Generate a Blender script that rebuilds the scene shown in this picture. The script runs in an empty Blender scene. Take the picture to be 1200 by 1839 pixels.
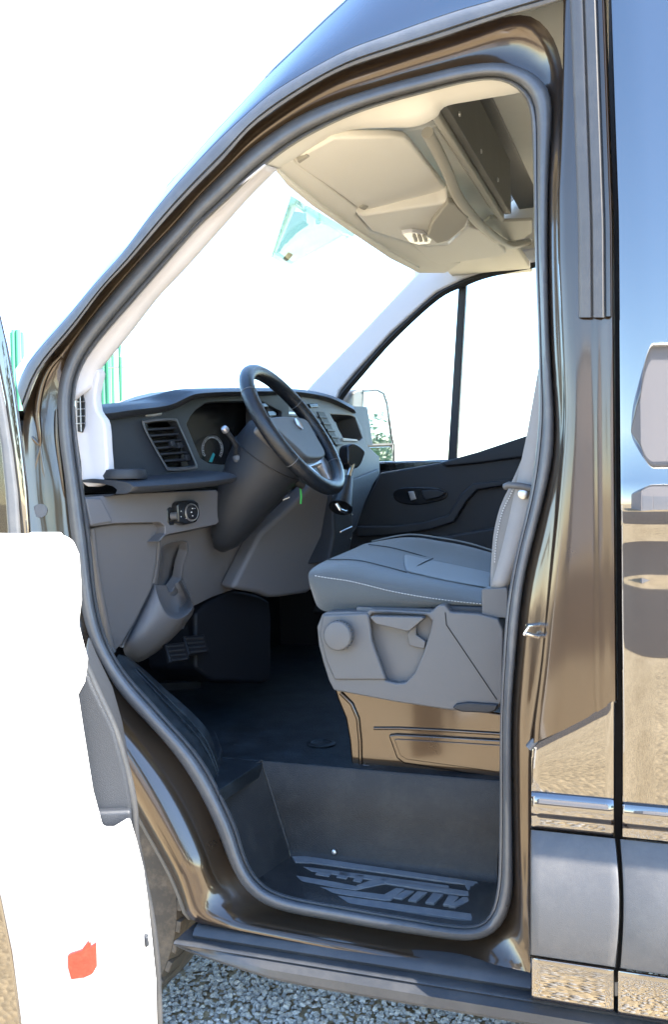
import bpy, bmesh, math, random
from mathutils import Vector as V, Matrix
from mathutils.bvhtree import BVHTree
random.seed(7)
R = math.radians
S = bpy.context.scene
COL = S.collection

# ------------------------------------------------------------------ camera
F = 1700.9                                    # focal length in photograph pixels (1200 x 1839)
W, H = 1200, 1839
CAM = V((0, -1.72, 1.24))
ey = V((615, -39.5, F)).normalized()          # vanishing point of the van's width
ex = -V((-4700, 61.5, F)).normalized()        # vanishing point of the van's length
ez = ex.cross(ey)
row = lambda i: V((ex[i], ey[i], ez[i]))
RIGHT, DOWN, FWD = row(0).normalized(), row(1).normalized(), row(2).normalized()
cd = bpy.data.cameras.new('camera')
cam = bpy.data.objects.new('camera', cd)
COL.objects.link(cam)
m = Matrix((RIGHT, -DOWN, -FWD)).transposed().to_4x4()
m.translation = CAM
cam.matrix_world = m
cd.sensor_fit = 'VERTICAL'
cd.sensor_height = 36
cd.sensor_width = 24
cd.lens = F / H * 36
cd.clip_start = 0.02
cd.clip_end = 3000
S.camera = cam

# ------------------------------------------------------------------ sky, sun, exposure
SUN = V((0.66, 0.03, 0.745)).normalized()
wd = bpy.data.worlds.new('World')
S.world = wd
wd.use_nodes = True
nt = wd.node_tree
sky = nt.nodes.new('ShaderNodeTexSky')
sky.sky_type = 'NISHITA'
sky.sun_disc = False
sky.sun_elevation = math.asin(SUN.z)
sky.sun_rotation = math.atan2(SUN.x, SUN.y)
sky.air_density = 1.25
sky.dust_density = 0.05
sky.ozone_density = 5.0
nt.links.new(sky.outputs[0], nt.nodes['Background'].inputs[0])
nt.nodes['Background'].inputs[1].default_value = 0.15
ld = bpy.data.lights.new('sun', 'SUN')
ld.energy = 4.5
ld.angle = R(0.5)
ld.color = (1.0, 0.93, 0.82)
lo = bpy.data.objects.new('sun', ld)
COL.objects.link(lo)
lo.rotation_euler = SUN.to_track_quat('Z', 'Y').to_euler()
lo.location = (6, -2, 9)
S.view_settings.view_transform = 'Standard'
S.view_settings.look = 'None'
S.view_settings.exposure = 2.65
S.view_settings.gamma = 1
S.render.engine = 'CYCLES'
S.cycles.max_bounces = 10
S.cycles.transparent_max_bounces = 12

# ------------------------------------------------------------------ pixel to point
def ray(px, py):
    return RIGHT * ((px - W / 2) / F) + DOWN * ((py - H / 2) / F) + FWD
def PY(px, py, Y):
    d = ray(px, py); return CAM + d * ((Y - CAM.y) / d.y)
def PX(px, py, X):
    d = ray(px, py); return CAM + d * ((X - CAM.x) / d.x)
def PZ(px, py, Z):
    d = ray(px, py); return CAM + d * ((Z - CAM.z) / d.z)
def PP(px, py, p, n):
    d = ray(px, py); return CAM + d * ((p - CAM).dot(n) / d.dot(n))
def onY(Y): return (lambda x, y: PY(x, y, Y)), V((0, 1, 0)), (lambda x, y, o: PY(x, y, Y - o))
def onX(X): return (lambda x, y: PX(x, y, X)), V((-1, 0, 0)), (lambda x, y, o: PX(x, y, X + o))
def onZ(Z): return (lambda x, y: PZ(x, y, Z)), V((0, 0, 1))
def onP(p, n):
    p = V(p); n = V(n).normalized()
    if ray(600, 900).dot(n) < 0: n = -n
    return (lambda x, y: PP(x, y, p, n)), n, (lambda x, y, o: PP(x, y, p - n * o, n))
def ysk(py): return 0.060 * (max(0.0, (900 - py)) / 900.0) ** 2      # side of the body leans in above the belt

def spl(pts, n, closed=False):
    P = [V(p) for p in pts]
    P = [p if len(p) == 3 else V((p[0], p[1], 0)) for p in P]
    N = len(P); out = []
    rng = range(N if closed else N - 1)
    for i in rng:
        if closed:
            a, b, c, d = P[(i - 1) % N], P[i], P[(i + 1) % N], P[(i + 2) % N]
        else:
            b, c = P[i], P[i + 1]
            a = P[i - 1] if i > 0 else b * 2 - c
            d = P[i + 2] if i + 2 < N else c * 2 - b
        for k in range(10):
            t = k / 10
            out.append(0.5 * ((2 * b) + (c - a) * t + (2 * a - 5 * b + 4 * c - d) * t * t + (3 * b - a - 3 * c + d) * t ** 3))
    out.append(P[0] if closed else P[-1])
    L = [0]
    for i in range(1, len(out)): L.append(L[-1] + (out[i] - out[i - 1]).length)
    res = []; j = 0
    cnt = n if closed else n - 1
    for k in range(n):
        s = L[-1] * k / cnt
        while j < len(L) - 2 and L[j + 1] < s: j += 1
        d = L[j + 1] - L[j]
        t = 0 if d < 1e-12 else (s - L[j]) / d
        res.append(out[j].lerp(out[j + 1], min(1, max(0, t))))
    return res

# ------------------------------------------------------------------ materials
def mat(name, col, rough=0.5, metal=0.0, coat=0.0, bump=0.0, bscale=300.0, var=0.0, vscale=3.0, spec=0.5, sheen=0.0, coat_r=0.02, coat_ior=1.5, dust=0.0, dustcol=(.42, .38, .32)):
    mt = bpy.data.materials.new(name); mt.use_nodes = True
    n = mt.node_tree.nodes; l = mt.node_tree.links
    b = n['Principled BSDF']
    b.inputs['Base Color'].default_value = (*col, 1)
    b.inputs['Roughness'].default_value = rough
    b.inputs['Metallic'].default_value = metal
    b.inputs['Coat Weight'].default_value = coat
    b.inputs['Coat Roughness'].default_value = coat_r
    b.inputs['Coat IOR'].default_value = coat_ior
    b.inputs['Specular IOR Level'].default_value = spec
    b.inputs['Sheen Weight'].default_value = sheen
    tc = n.new('ShaderNodeTexCoord')
    last = None
    if var or dust:
        no = n.new('ShaderNodeTexNoise'); no.inputs['Scale'].default_value = vscale; no.inputs['Detail'].default_value = 8
        no.inputs['Roughness'].default_value = 0.65
        l.new(tc.outputs['Object'], no.inputs['Vector'])
        mx = n.new('ShaderNodeMix'); mx.data_type = 'RGBA'
        mx.inputs['A'].default_value = (*[c * (1 - var) for c in col], 1)
        mx.inputs['B'].default_value = (*[min(1, c * (1 + var)) for c in col], 1)
        l.new(no.outputs['Fac'], mx.inputs['Factor'])
        last = mx.outputs['Result']
        ra = n.new('ShaderNodeMapRange'); ra.inputs['To Min'].default_value = max(0, rough - .08); ra.inputs['To Max'].default_value = min(1, rough + .08)
        l.new(no.outputs['Fac'], ra.inputs['Value']); l.new(ra.outputs[0], b.inputs['Roughness'])
        if dust:
            n2 = n.new('ShaderNodeTexNoise'); n2.inputs['Scale'].default_value = vscale * 2.3; n2.inputs['Detail'].default_value = 10; n2.inputs['Roughness'].default_value = .75
            l.new(tc.outputs['Object'], n2.inputs['Vector'])
            r2 = n.new('ShaderNodeMapRange'); r2.inputs['From Min'].default_value = .45; r2.inputs['From Max'].default_value = .8; r2.inputs['To Max'].default_value = dust
            l.new(n2.outputs['Fac'], r2.inputs['Value'])
            m2 = n.new('ShaderNodeMix'); m2.data_type = 'RGBA'
            m2.inputs['B'].default_value = (*dustcol, 1)
            l.new(last, m2.inputs['A']); l.new(r2.outputs[0], m2.inputs['Factor'])
            last = m2.outputs['Result']
        l.new(last, b.inputs['Base Color'])
    if bump:
        nb = n.new('ShaderNodeTexNoise'); nb.inputs['Scale'].default_value = bscale; nb.inputs['Detail'].default_value = 3
        l.new(tc.outputs['Object'], nb.inputs['Vector'])
        bp = n.new('ShaderNodeBump'); bp.inputs['Strength'].default_value = bump; bp.inputs['Distance'].default_value = 0.002
        l.new(nb.outputs['Fac'], bp.inputs['Height']); l.new(bp.outputs[0], b.inputs['Normal'])
    return mt

def glassmat(name, tint=(.93, .96, .95)):
    mt = bpy.data.materials.new(name); mt.use_nodes = True
    n = mt.node_tree.nodes; l = mt.node_tree.links
    n.remove(n['Principled BSDF'])
    tr = n.new('ShaderNodeBsdfTransparent'); tr.inputs[0].default_value = (*tint, 1)
    gl = n.new('ShaderNodeBsdfGlossy'); gl.inputs['Roughness'].default_value = .01
    lw = n.new('ShaderNodeLayerWeight'); lw.inputs[0].default_value = .5
    pw_ = n.new('ShaderNodeMath'); pw_.operation = 'POWER'; pw_.inputs[1].default_value = 5
    fr = n.new('ShaderNodeMath'); fr.operation = 'MULTIPLY_ADD'; fr.inputs[1].default_value = .7; fr.inputs[2].default_value = .04
    l.new(lw.outputs['Facing'], pw_.inputs[0]); l.new(pw_.outputs[0], fr.inputs[0])
    mx = n.new('ShaderNodeMixShader')
    l.new(fr.outputs[0], mx.inputs[0]); l.new(tr.outputs[0], mx.inputs[1]); l.new(gl.outputs[0], mx.inputs[2])
    l.new(mx.outputs[0], n['Material Output'].inputs[0])
    return mt

M = {}
M['paint'] = mat('brown_metallic_paint', (.016, .0085, .004), .30, .5, 1.0, var=.06, vscale=6, bump=.012, bscale=14, spec=.5, coat_ior=2.45)
M['paint_in'] = mat('brown_inner_paint', (.050, .031, .017), .30, .75, .65, var=.08, vscale=9, bump=.03, bscale=18, coat_ior=1.8, coat_r=.09)
M['rubber'] = mat('seal_rubber', (.080, .084, .092), .38, var=.18, vscale=9, bump=.15, bscale=350, dust=.12)
M['black_rubber'] = mat('black_rubber', (.012, .012, .014), .55, var=.2, vscale=12)
M['clad'] = mat('cladding_plastic', (.075, .072, .071), .42, var=.08, vscale=4, bump=.25, bscale=900, dust=.12)
M['board'] = mat('running_board_plastic', (.030, .032, .036), .36, var=.12, vscale=5, bump=.25, bscale=700, dust=.08)
M['dash'] = mat('dark_dash_plastic', (.022, .025, .031), .44, spec=.38, var=.12, vscale=5, bump=.4, bscale=900)
M['dash_gloss'] = mat('black_gloss_plastic', (.012, .013, .016), .2, var=.05)
M['grey'] = mat('mid_grey_plastic', (.115, .112, .118), .5, var=.05, vscale=4, bump=.35, bscale=900)
M['seat_trim'] = mat('seat_trim_plastic', (.092, .093, .097), .47, var=.05, vscale=5, bump=.3, bscale=900)
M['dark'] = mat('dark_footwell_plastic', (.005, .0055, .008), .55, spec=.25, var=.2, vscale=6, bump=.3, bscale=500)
M['mat'] = mat('rubber_floor_mat', (.006, .009, .012), .5, spec=.28, var=.3, vscale=7, bump=.5, bscale=260, dust=.16, dustcol=(.2, .24, .27))
M['step'] = mat('step_liner_plastic', (.017, .0165, .0165), .45, spec=.32, var=.2, vscale=6, bump=.7, bscale=420, dust=.05)
M['tread'] = mat('tread_strip', (.10, .108, .12), .4, var=.15, vscale=20, bump=.3, bscale=500, dust=.2)
M['fabric'] = mat('seat_fabric', (.062, .073, .080), .9, var=.1, vscale=40, bump=.8, bscale=1100, sheen=.4)
M['seam'] = mat('seam_thread_dark', (.035, .04, .045), .9)
M['fabric_in'] = mat('seat_insert_fabric', (.15, .17, .18), .9, var=.1, vscale=60, bump=.8, bscale=1100, sheen=.4)
M['fabric_grey'] = mat('backrest_fabric', (.20, .195, .19), .9, var=.1, vscale=40, bump=.8, bscale=1100, sheen=.3)
M['belt'] = mat('seat_belt_webbing', (.28, .27, .265), .7, var=.08, vscale=60, bump=.6, bscale=1500)
M['thread'] = mat('pale_thread', (.6, .6, .58), .8)
M['liner'] = mat('headliner_fabric', (.70, .68, .62), .9, var=.04, vscale=20, bump=.4, bscale=700)
M['liner_p'] = mat('beige_plastic', (.72, .70, .64), .55, var=.04, vscale=8, bump=.2, bscale=900)
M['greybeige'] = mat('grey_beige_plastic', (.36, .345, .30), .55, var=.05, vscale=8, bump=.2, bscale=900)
M['shelf'] = mat('shelf_dark_board', (.085, .083, .076), .6, var=.1, vscale=12, bump=.3, bscale=500)
M['pillar_trim'] = mat('pillar_trim_pale', (.62, .60, .62), .6, var=.03, vscale=8, bump=.2, bscale=900)
M['white_card'] = mat('door_card_pale', (.72, .71, .70), .6, var=.02, vscale=8, bump=.2, bscale=800)
M['chrome'] = mat('bright_metal', (.75, .75, .76), .18, 1.0, var=.05, vscale=15)
M['steel'] = mat('steel', (.5, .5, .5), .35, 1.0, var=.1, vscale=20)
M['leather'] = mat('wheel_leather', (.010, .012, .016), .24, var=.15, vscale=40, bump=.45, bscale=600)
M['silver'] = mat('silver_trim', (.5, .5, .52), .3, .8)
M['turq'] = mat('turquoise_print', (.05, .55, .6), .5)
M['white_print'] = mat('white_print', (.75, .75, .75), .5)
M['green_tag'] = mat('green_cord', (.05, .5, .12), .6, var=.1)
M['lens'] = mat('lamp_lens', (.7, .7, .72), .15, coat=1)
M['red'] = mat('red_reflector', (.34, .010, .004), .2, coat=1, var=.3, vscale=60)
M['tyre'] = mat('dusty_tyre', (.05, .043, .035), .8, var=.3, vscale=10, bump=.6, bscale=80, dust=.6, dustcol=(.22, .17, .12))
M['liner_arch'] = mat('wheel_arch_liner', (.08, .075, .068), .85, var=.25, vscale=9, bump=.6, bscale=200, dust=.5, dustcol=(.25, .22, .18))
M['glass'] = glassmat('clear_glass')
M['film'] = glassmat('green_film', (.66, .72, .58))
M['green_metal'] = mat('green_painted_metal', (.05, .24, .12), .5, var=.08, vscale=3)
M['mirror'] = mat('mirror_glass', (.9, .92, .92), .02, 1.0)
M['wall'] = mat('pale_render', (.46, .44, .47), .8, var=.06, vscale=.6)
M['blue_metal'] = mat('grey_blue_sheet', (.34, .36, .42), .5, var=.06, vscale=1)
M['leaf'] = mat('hedge_leaf', (.06, .12, .04), .6, var=.4, vscale=2)
M['bark'] = mat('bark', (.08, .06, .045), .9, var=.3, vscale=8)

# ------------------------------------------------------------------ mesh helpers
ROOT = bpy.data.objects.new('van', None)
COL.objects.link(ROOT)
ROOT.location = (-0.3, 1.03, 0)
ROOT['label'] = 'brown high-roof van with its driver door standing open'
ROOT['category'] = 'van'
ROOT_INV = Matrix.Translation(-ROOT.location)

def finish(o, mt, parent, smooth=True, angle=38):
    o.data.materials.append(M[mt] if isinstance(mt, str) else mt)
    if smooth:
        for p in o.data.polygons: p.use_smooth = True
        o.data.set_sharp_from_angle(angle=R(angle))
    COL.objects.link(o)
    if parent is not None:
        o.parent = parent
        if parent.type == 'EMPTY': o.matrix_parent_inverse = Matrix.Translation(-parent.location)
    return o

def mesh(name, vs, fs, mt, parent=ROOT, smooth=True, angle=38):
    me = bpy.data.meshes.new(name)
    me.from_pydata([tuple(v) for v in vs], [], fs)
    bm = bmesh.new(); bm.from_mesh(me)
    bmesh.ops.remove_doubles(bm, verts=bm.verts, dist=1e-6)
    bmesh.ops.recalc_face_normals(bm, faces=bm.faces)
    bm.to_mesh(me); bm.free()
    return finish(bpy.data.objects.new(name, me), mt, parent, smooth, angle)

def loft(name, curves, mt, parent=ROOT, closed=False, solid=0.0, wrap=False, sub=0, angle=60, caps=False):
    n = len(curves[0]); vs = [p for c in curves for p in c]; fs = []
    K = len(curves)
    for i in range(K if wrap else K - 1):
        a = i * n; b = ((i + 1) % K) * n
        for j in range(n if closed else n - 1):
            k = (j + 1) % n
            fs.append((a + j, a + k, b + k, b + j))
    if caps:
        fs.append(tuple(range(n))); fs.append(tuple((K - 1) * n + j for j in range(n)))
    o = mesh(name, vs, fs, mt, parent, True, angle)
    if solid:
        md = o.modifiers.new('thickness', 'SOLIDIFY'); md.thickness = solid; md.offset = 0
    if sub:
        md = o.modifiers.new('smooth', 'SUBSURF'); md.levels = sub; md.render_levels = sub
    return o

def slab(name, pts, pl, mt, parent=ROOT, t=0.03, holes=(), bevel=0.004, seg=2, proud=0.0, smooth_n=0, raw=False):
    """outline in photo pixels on a plane, given real thickness away from the viewer"""
    fn, n = pl[0], pl[1]
    if proud and len(pl) > 2:
        f3 = pl[2]; fn = lambda x, y, o_=proud: f3(x, y, o_); proud = 0.0
    if smooth_n: pts = [(p.x, p.y) for p in spl(pts, smooth_n, True)]
    loops = [[(p if raw else fn(*p)) - n * proud for p in pts]] + [[fn(*p) - n * proud for p in h] for h in holes]
    bm = bmesh.new(); es = []
    for lp in loops:
        vv = [bm.verts.new(p) for p in lp]
        for i in range(len(vv)): es.append(bm.edges.new((vv[i], vv[(i + 1) % len(vv)])))
    if holes:
        bmesh.ops.triangle_fill(bm, use_beauty=True, use_dissolve=False, edges=es, normal=n)
    else:
        bm.faces.new([v for v in bm.verts])
    ret = bmesh.ops.extrude_face_region(bm, geom=list(bm.faces))
    bmesh.ops.translate(bm, verts=[g for g in ret['geom'] if isinstance(g, bmesh.types.BMVert)], vec=n * t)
    bmesh.ops.recalc_face_normals(bm, faces=bm.faces)
    me = bpy.data.meshes.new(name); bm.to_mesh(me); bm.free()
    o = finish(bpy.data.objects.new(name, me), mt, parent, True, 35)
    if bevel:
        b = o.modifiers.new('edge', 'BEVEL'); b.width = bevel; b.segments = seg; b.limit_method = 'ANGLE'; b.angle_limit = R(35)
        o.data.set_sharp_from_angle(angle=R(180))
        o.modifiers.new('normals', 'WEIGHTED_NORMAL')
    return o

def tube(name, path, r, mt, parent=ROOT, seg=10, closed=False, flat=1.0, flat_dir=None):
    P = [V(p) for p in path]; n = len(P); rings = []
    rad = r if callable(r) else (lambda s: r)
    up = None
    for i, p in enumerate(P):
        if closed: t = (P[(i + 1) % n] - P[i - 1]).normalized()
        else: t = (P[min(n - 1, i + 1)] - P[max(0, i - 1)]).normalized()
        if flat_dir is not None: u = (flat_dir - t * flat_dir.dot(t)).normalized()
        else:
            if up is None: up = V((0, 0, 1)) if abs(t.z) < .9 else V((1, 0, 0))
            u = (up - t * up.dot(t)).normalized(); up = u
        w = t.cross(u)
        rr = rad(i / max(1, n - 1))
        rings.append([p + (u * math.cos(a) * flat + w * math.sin(a)) * rr for a in [2 * math.pi * k / seg for k in range(seg)]])
    return loft(name, rings, mt, parent, closed=True, wrap=closed, caps=not closed, angle=50)

def lathe(name, prof, o0, axis, mt, parent=ROOT, seg=32, angle=35):
    a = V(axis).normalized(); u = a.orthogonal().normalized(); w = a.cross(u)
    rings = [[V(o0) + a * h + (u * math.cos(2 * math.pi * k / seg) + w * math.sin(2 * math.pi * k / seg)) * r for k in range(seg)] for r, h in prof]
    return loft(name, rings, mt, parent, closed=True, caps=True, angle=angle)

def box(name, lo_, hi_, mt, parent=ROOT, bevel=0.005):
    x0, y0, z0 = lo_; x1, y1, z1 = hi_
    vs = [(x, y, z) for x in (x0, x1) for y in (y0, y1) for z in (z0, z1)]
    fs = [(0, 1, 3, 2), (4, 6, 7, 5), (0, 4, 5, 1), (2, 3, 7, 6), (0, 2, 6, 4), (1, 5, 7, 3)]
    o = mesh(name, vs, fs, mt, parent, True, 180 if bevel else 30)
    if bevel:
        b = o.modifiers.new('edge', 'BEVEL'); b.width = bevel; b.segments = 2
        o.modifiers.new('normals', 'WEIGHTED_NORMAL')
    return o

def grp(name, loc=None):
    """a part of the van that gathers sub-parts"""
    e = bpy.data.objects.new(name, None); COL.objects.link(e)
    e.parent = ROOT; e.matrix_parent_inverse = ROOT_INV
    return e

# ================================================================== SETTING
gm = bpy.data.materials.new('gravel_ground'); gm.use_nodes = True
n = gm.node_tree.nodes; l = gm.node_tree.links; b = n['Principled BSDF']; b.inputs['Roughness'].default_value = .95
tc = n.new('ShaderNodeTexCoord')
vo = n.new('ShaderNodeTexVoronoi'); vo.inputs['Scale'].default_value = 42
no = n.new('ShaderNodeTexNoise'); no.inputs['Scale'].default_value = .55; no.inputs['Detail'].default_value = 9; no.inputs['Roughness'].default_value = .65
l.new(tc.outputs['Object'], vo.inputs['Vector']); l.new(tc.outputs['Object'], no.inputs['Vector'])
cr = n.new('ShaderNodeValToRGB')
cr.color_ramp.elements[0].color = (.36, .27, .15, 1); cr.color_ramp.elements[0].position = .3
cr.color_ramp.elements[1].color = (.60, .47, .29, 1); cr.color_ramp.elements[1].position = .68
e = cr.color_ramp.elements.new(.27); e.color = (.20, .19, .09, 1)
l.new(no.outputs['Fac'], cr.inputs[0])
mx = n.new('ShaderNodeMix'); mx.data_type = 'RGBA'; mx.blend_type = 'MULTIPLY'; mx.inputs['Factor'].default_value = .45
bw = n.new('ShaderNodeRGBToBW'); l.new(vo.outputs['Color'], bw.inputs[0])
l.new(cr.outputs[0], mx.inputs['A']); l.new(bw.outputs[0], mx.inputs['B'])
hs = n.new('ShaderNodeHueSaturation'); hs.inputs['Saturation'].default_value = 1.0; hs.inputs['Value'].default_value = 1.25
l.new(mx.outputs['Result'], hs.inputs['Color']); l.new(hs.outputs[0], b.inputs['Base Color'])
bp = n.new('ShaderNodeBump'); bp.inputs['Strength'].default_value = .8; bp.inputs['Distance'].default_value = .012
l.new(vo.outputs['Distance'], bp.inputs['Height']); bp.invert = True; l.new(bp.outputs[0], b.inputs['Normal'])
o = mesh('ground', [(-600, -600, 0), (600, -600, 0), (600, 600, 0), (-600, 600, 0)], [(0, 1, 2, 3)], gm, None, False)
o['kind'] = 'structure'

M['asphalt'] = mat('asphalt', (.055, .047, .040), .9, var=.25, vscale=.8, bump=.5, bscale=60)
o = mesh('road', [(-200, -14.6, .004), (200, -14.6, .004), (200, -5.6, .004), (-200, -5.6, .004)], [(0, 1, 2, 3)], 'asphalt', None, False)  # unseen ground strip, added to darken the reflections in the van's side
o['kind'] = 'structure'
# loose gravel near the van: real stones
sm = bpy.data.materials.new('gravel_stone'); sm.use_nodes = True
n = sm.node_tree.nodes; l = sm.node_tree.links; b = n['Principled BSDF']; b.inputs['Roughness'].default_value = .9
at = n.new('ShaderNodeAttribute'); at.attribute_name = 'shade'
cr = n.new('ShaderNodeValToRGB')
cr.color_ramp.elements[0].color = (.38, .36, .33, 1); cr.color_ramp.elements[1].color = (.84, .80, .74, 1)
e = cr.color_ramp.elements.new(.5); e.color = (.60, .575, .53, 1)
l.new(at.outputs['Fac'], cr.inputs[0])
nz = n.new('ShaderNodeTexNoise'); nz.inputs['Scale'].default_value = 180; nz.inputs['Detail'].default_value = 5
tc = n.new('ShaderNodeTexCoord'); l.new(tc.outputs['Object'], nz.inputs['Vector'])
mx = n.new('ShaderNodeMix'); mx.data_type = 'RGBA'; mx.blend_type = 'MULTIPLY'; mx.inputs['Factor'].default_value = .35
l.new(cr.outputs[0], mx.inputs['A']); l.new(nz.outputs['Fac'], mx.inputs['B']); l.new(mx.outputs['Result'], b.inputs['Base Color'])
def icos():
    bm = bmesh.new(); bmesh.ops.create_icosphere(bm, subdivisions=1, radius=1)
    vs = [v.co.copy() for v in bm.verts]; fs = [tuple(v.index for v in f.verts) for f in bm.faces]; bm.free(); return vs, fs
iv, ifc = icos()
vs = []; fs = []; sh = []
protos = []
for k in range(14):
    protos.append([v * random.uniform(.72, 1.2) for v in iv])
def stones(x0, x1, y0, y1, cnt, smin, smax):
    for _ in range(cnt):
        x = random.uniform(x0, x1); y = random.uniform(y0, y1)
        s = random.uniform(smin, smax)
        mm = Matrix.Rotation(random.uniform(0, 6.28), 3, 'Z') @ Matrix.Rotation(random.uniform(-.6, .6), 3, 'X')
        sc = V((s * random.uniform(.8, 1.3), s * random.uniform(.7, 1.1), s * random.uniform(.5, .85)))
        bs = len(vs); zz = s * random.uniform(.25, .75)
        pr = random.choice(protos)
        for v in pr:
            q = mm @ V((v.x * sc.x, v.y * sc.y, v.z * sc.z)); vs.append((x + q.x, y + q.y, max(.002, zz + q.z)))
        for f_ in ifc: fs.append(tuple(bs + i for i in f_))
        g = min(1, max(0, random.gauss(.5, .22))); sh.extend([g] * len(pr))
stones(-1.5, .35, -.05, 1.15, 24000, .0045, .0092)
stones(-1.5, .9, -1.6, -.05, 6000, .007, .013)
me = bpy.data.meshes.new('gravel'); me.from_pydata(vs, [], fs)
a_ = me.attributes.new('shade', 'FLOAT', 'POINT'); a_.data.foreach_set('value', sh)
o = bpy.data.objects.new('gravel', me); me.materials.append(sm); COL.objects.link(o)
o['kind'] = 'stuff'; o['label'] = 'loose pale grey gravel beneath the running board'; o['category'] = 'gravel'

# ================================================================== DOOR OPENING CURVES (photo pixels)
SEG = {
 'top': ([(1010,183),(1012,133),(1003,90),(987,57),(960,32),(927,27),(887,37),(833,55),(767,76),(700,98),(633,120),(583,143),(533,173),(483,207),(443,240),(400,290),(350,340),(300,393),(233,470),(183,523),(133,590),(83,650),(63,683),(50,720)],
         [(994,190),(993,177),(977,143),(950,127),(917,113),(883,112),(833,117),(767,133),(700,150),(633,170),(583,187),(533,210),(483,242),(433,280),(383,327),(350,360),(317,400),(267,450),(217,507),(167,567),(133,613),(115,653),(103,693)],
         [(955,210),(953,193),(940,167),(913,148),(883,143),(833,150),(767,167),(700,185),(633,207),(583,230),(533,257),(483,293),(433,337),(400,370),(365,400),(300,473),(250,530),(200,587),(167,627),(143,667),(135,700)], 70),
 'hinge': ([(50,720),(42,745),(40,800),(45,880),(55,960),(72,1060),(95,1150),(120,1210)],
         [(103,693),(102,733),(106,800),(117,867),(123,933),(133,1000),(142,1067),(153,1127),(173,1173),(187,1200)],
         [(135,700),(133,733),(139,800),(148,867),(158,933),(166,1000),(172,1067),(185,1128),(202,1172),(220,1200)], 30),
 'fender': ([(120,1210),(160,1290),(205,1385),(257,1480),(310,1577),(340,1655)],
         [(187,1200),(213,1243),(253,1287),(293,1330),(327,1373),(360,1427),(390,1490),(413,1552),(433,1589)],
         [(220,1200),(235,1220),(270,1257),(305,1297),(345,1340),(378,1387),(404,1440),(427,1489),(440,1539),(457,1572)], 30),
 'bottom': ([(340,1655),(460,1677),(600,1705),(767,1739),(880,1760),(953,1773)],
         [(433,1589),(460,1616),(493,1632),(533,1642),(600,1654),(667,1666),(750,1679),(833,1690),(867,1687),(900,1669)],
         [(457,1572),(483,1596),(533,1612),(600,1624),(667,1636),(733,1647),(800,1659),(850,1663),(873,1656),(888,1632)], 34),
 'right': ([(953,1773),(953,1700),(953,1500),(953,1380),(955,1330),(962,1275),(972,1200),(984,1083),(1000,933),(1012,800),(1015,733),(1010,600),(1004,467),(1003,350),(1007,267),(1010,183)],
         [(900,1669),(915,1646),(922,1612),(922,1539),(920,1439),(919,1333),(920,1267),(925,1200),(933,1110),(943,1033),(960,967),(977,900),(993,833),(998,783),(995,720),(988,600),(985,467),(985,400),(987,300),(994,190)],
         [(888,1632),(895,1589),(897,1506),(898,1433),(898,1333),(900,1250),(905,1167),(909,1100),(917,1050),(927,993),(943,933),(957,867),(963,810),(968,767),(970,725),(968,683),(967,600),(963,500),(960,400),(958,300),(955,210)], 60),
}
FR = [0, .06, .15, .3, .5, .7, .88, 1]
PROF = {'top': [0, .012, .026, .040, .050, .055, .057, .055],
        'hinge': [0, .004, .012, .022, .030, .038, .047, .055],
        'fender': [.0, -.022, -.034, -.036, -.022, .008, .040, .055],
        'bottom': [-.022, -.022, -.020, -.012, .012, .032, .048, .055],
        'right': [0, .003, .006, .009, .013, .020, .036, .055]}
RO = []; SO = []; SI = []; PR = []
for k in ('top', 'hinge', 'fender', 'bottom', 'right'):
    a, b_, c, nn = SEG[k]
    RO += spl(a, nn + 1)[:-1]; SO += spl(b_, nn + 1)[:-1]; SI += spl(c, nn + 1)[:-1]
    PR += [PROF[k]] * nn
NL = len(RO)
def smooth_loop(A, w, it):
    for _ in range(it):
        A = [sum((A[(i + d) % NL] for d in range(-w, w + 1)), A[0] * 0) / (2 * w + 1) for i in range(NL)]
    return A
PRS = []
for i in range(NL):
    PRS.append([sum(PR[(i + d) % NL][q] for d in range(-4, 5)) / 9 for q in range(len(FR))])
RO = [RO[i] if 2 < min(abs(i - q) for q in (0, 70, 100, 130, 164, NL)) else (RO[i - 1] + RO[i] + RO[(i + 1) % NL]) / 3 for i in range(NL)]
SO = smooth_loop(SO, 1, 2); SI = smooth_loop(SI, 1, 2)
rings = []
for q, f_ in enumerate(FR):
    ring = []
    for i in range(NL):
        p = RO[i].lerp(SO[i], f_)
        ring.append(PY(p.x, p.y, ysk(p.y) + PRS[i][q]))
    rings.append(ring)
loft('door_frame', rings, 'paint_in', closed=True, angle=80)
# seal
SP = [(-.04, .01), (.0, -.004), (.06, -.018), (.22, -.027), (.42, -.029), (.60, -.024), (.72, -.012), (.76, -.004), (.80, -.008), (.90, -.008), (.97, .0), (1.0, .015), (1.0, .05)]
rings = []
for f_, dy in SP:
    ring = []
    for i in range(NL):
        p = SO[i].lerp(SI[i], f_)
        ring.append(PY(p.x, p.y, ysk(p.y) + .058 + dy))
    rings.append(ring)
loft('door_seal', rings, 'rubber', closed=True, angle=70)
for (x, y) in [(978,285),(981,508),(986,733),(980,843),(934,1050),(921,1148),(916,1245),(911,1626)]:
    p = PY(x, y, ysk(y) + .036)
    lathe('seal_pin', [(.0005, -.003), (.002, -.0025), (.002, .004)], p, (0, -1, 0), 'black_rubber', seg=8)

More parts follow.
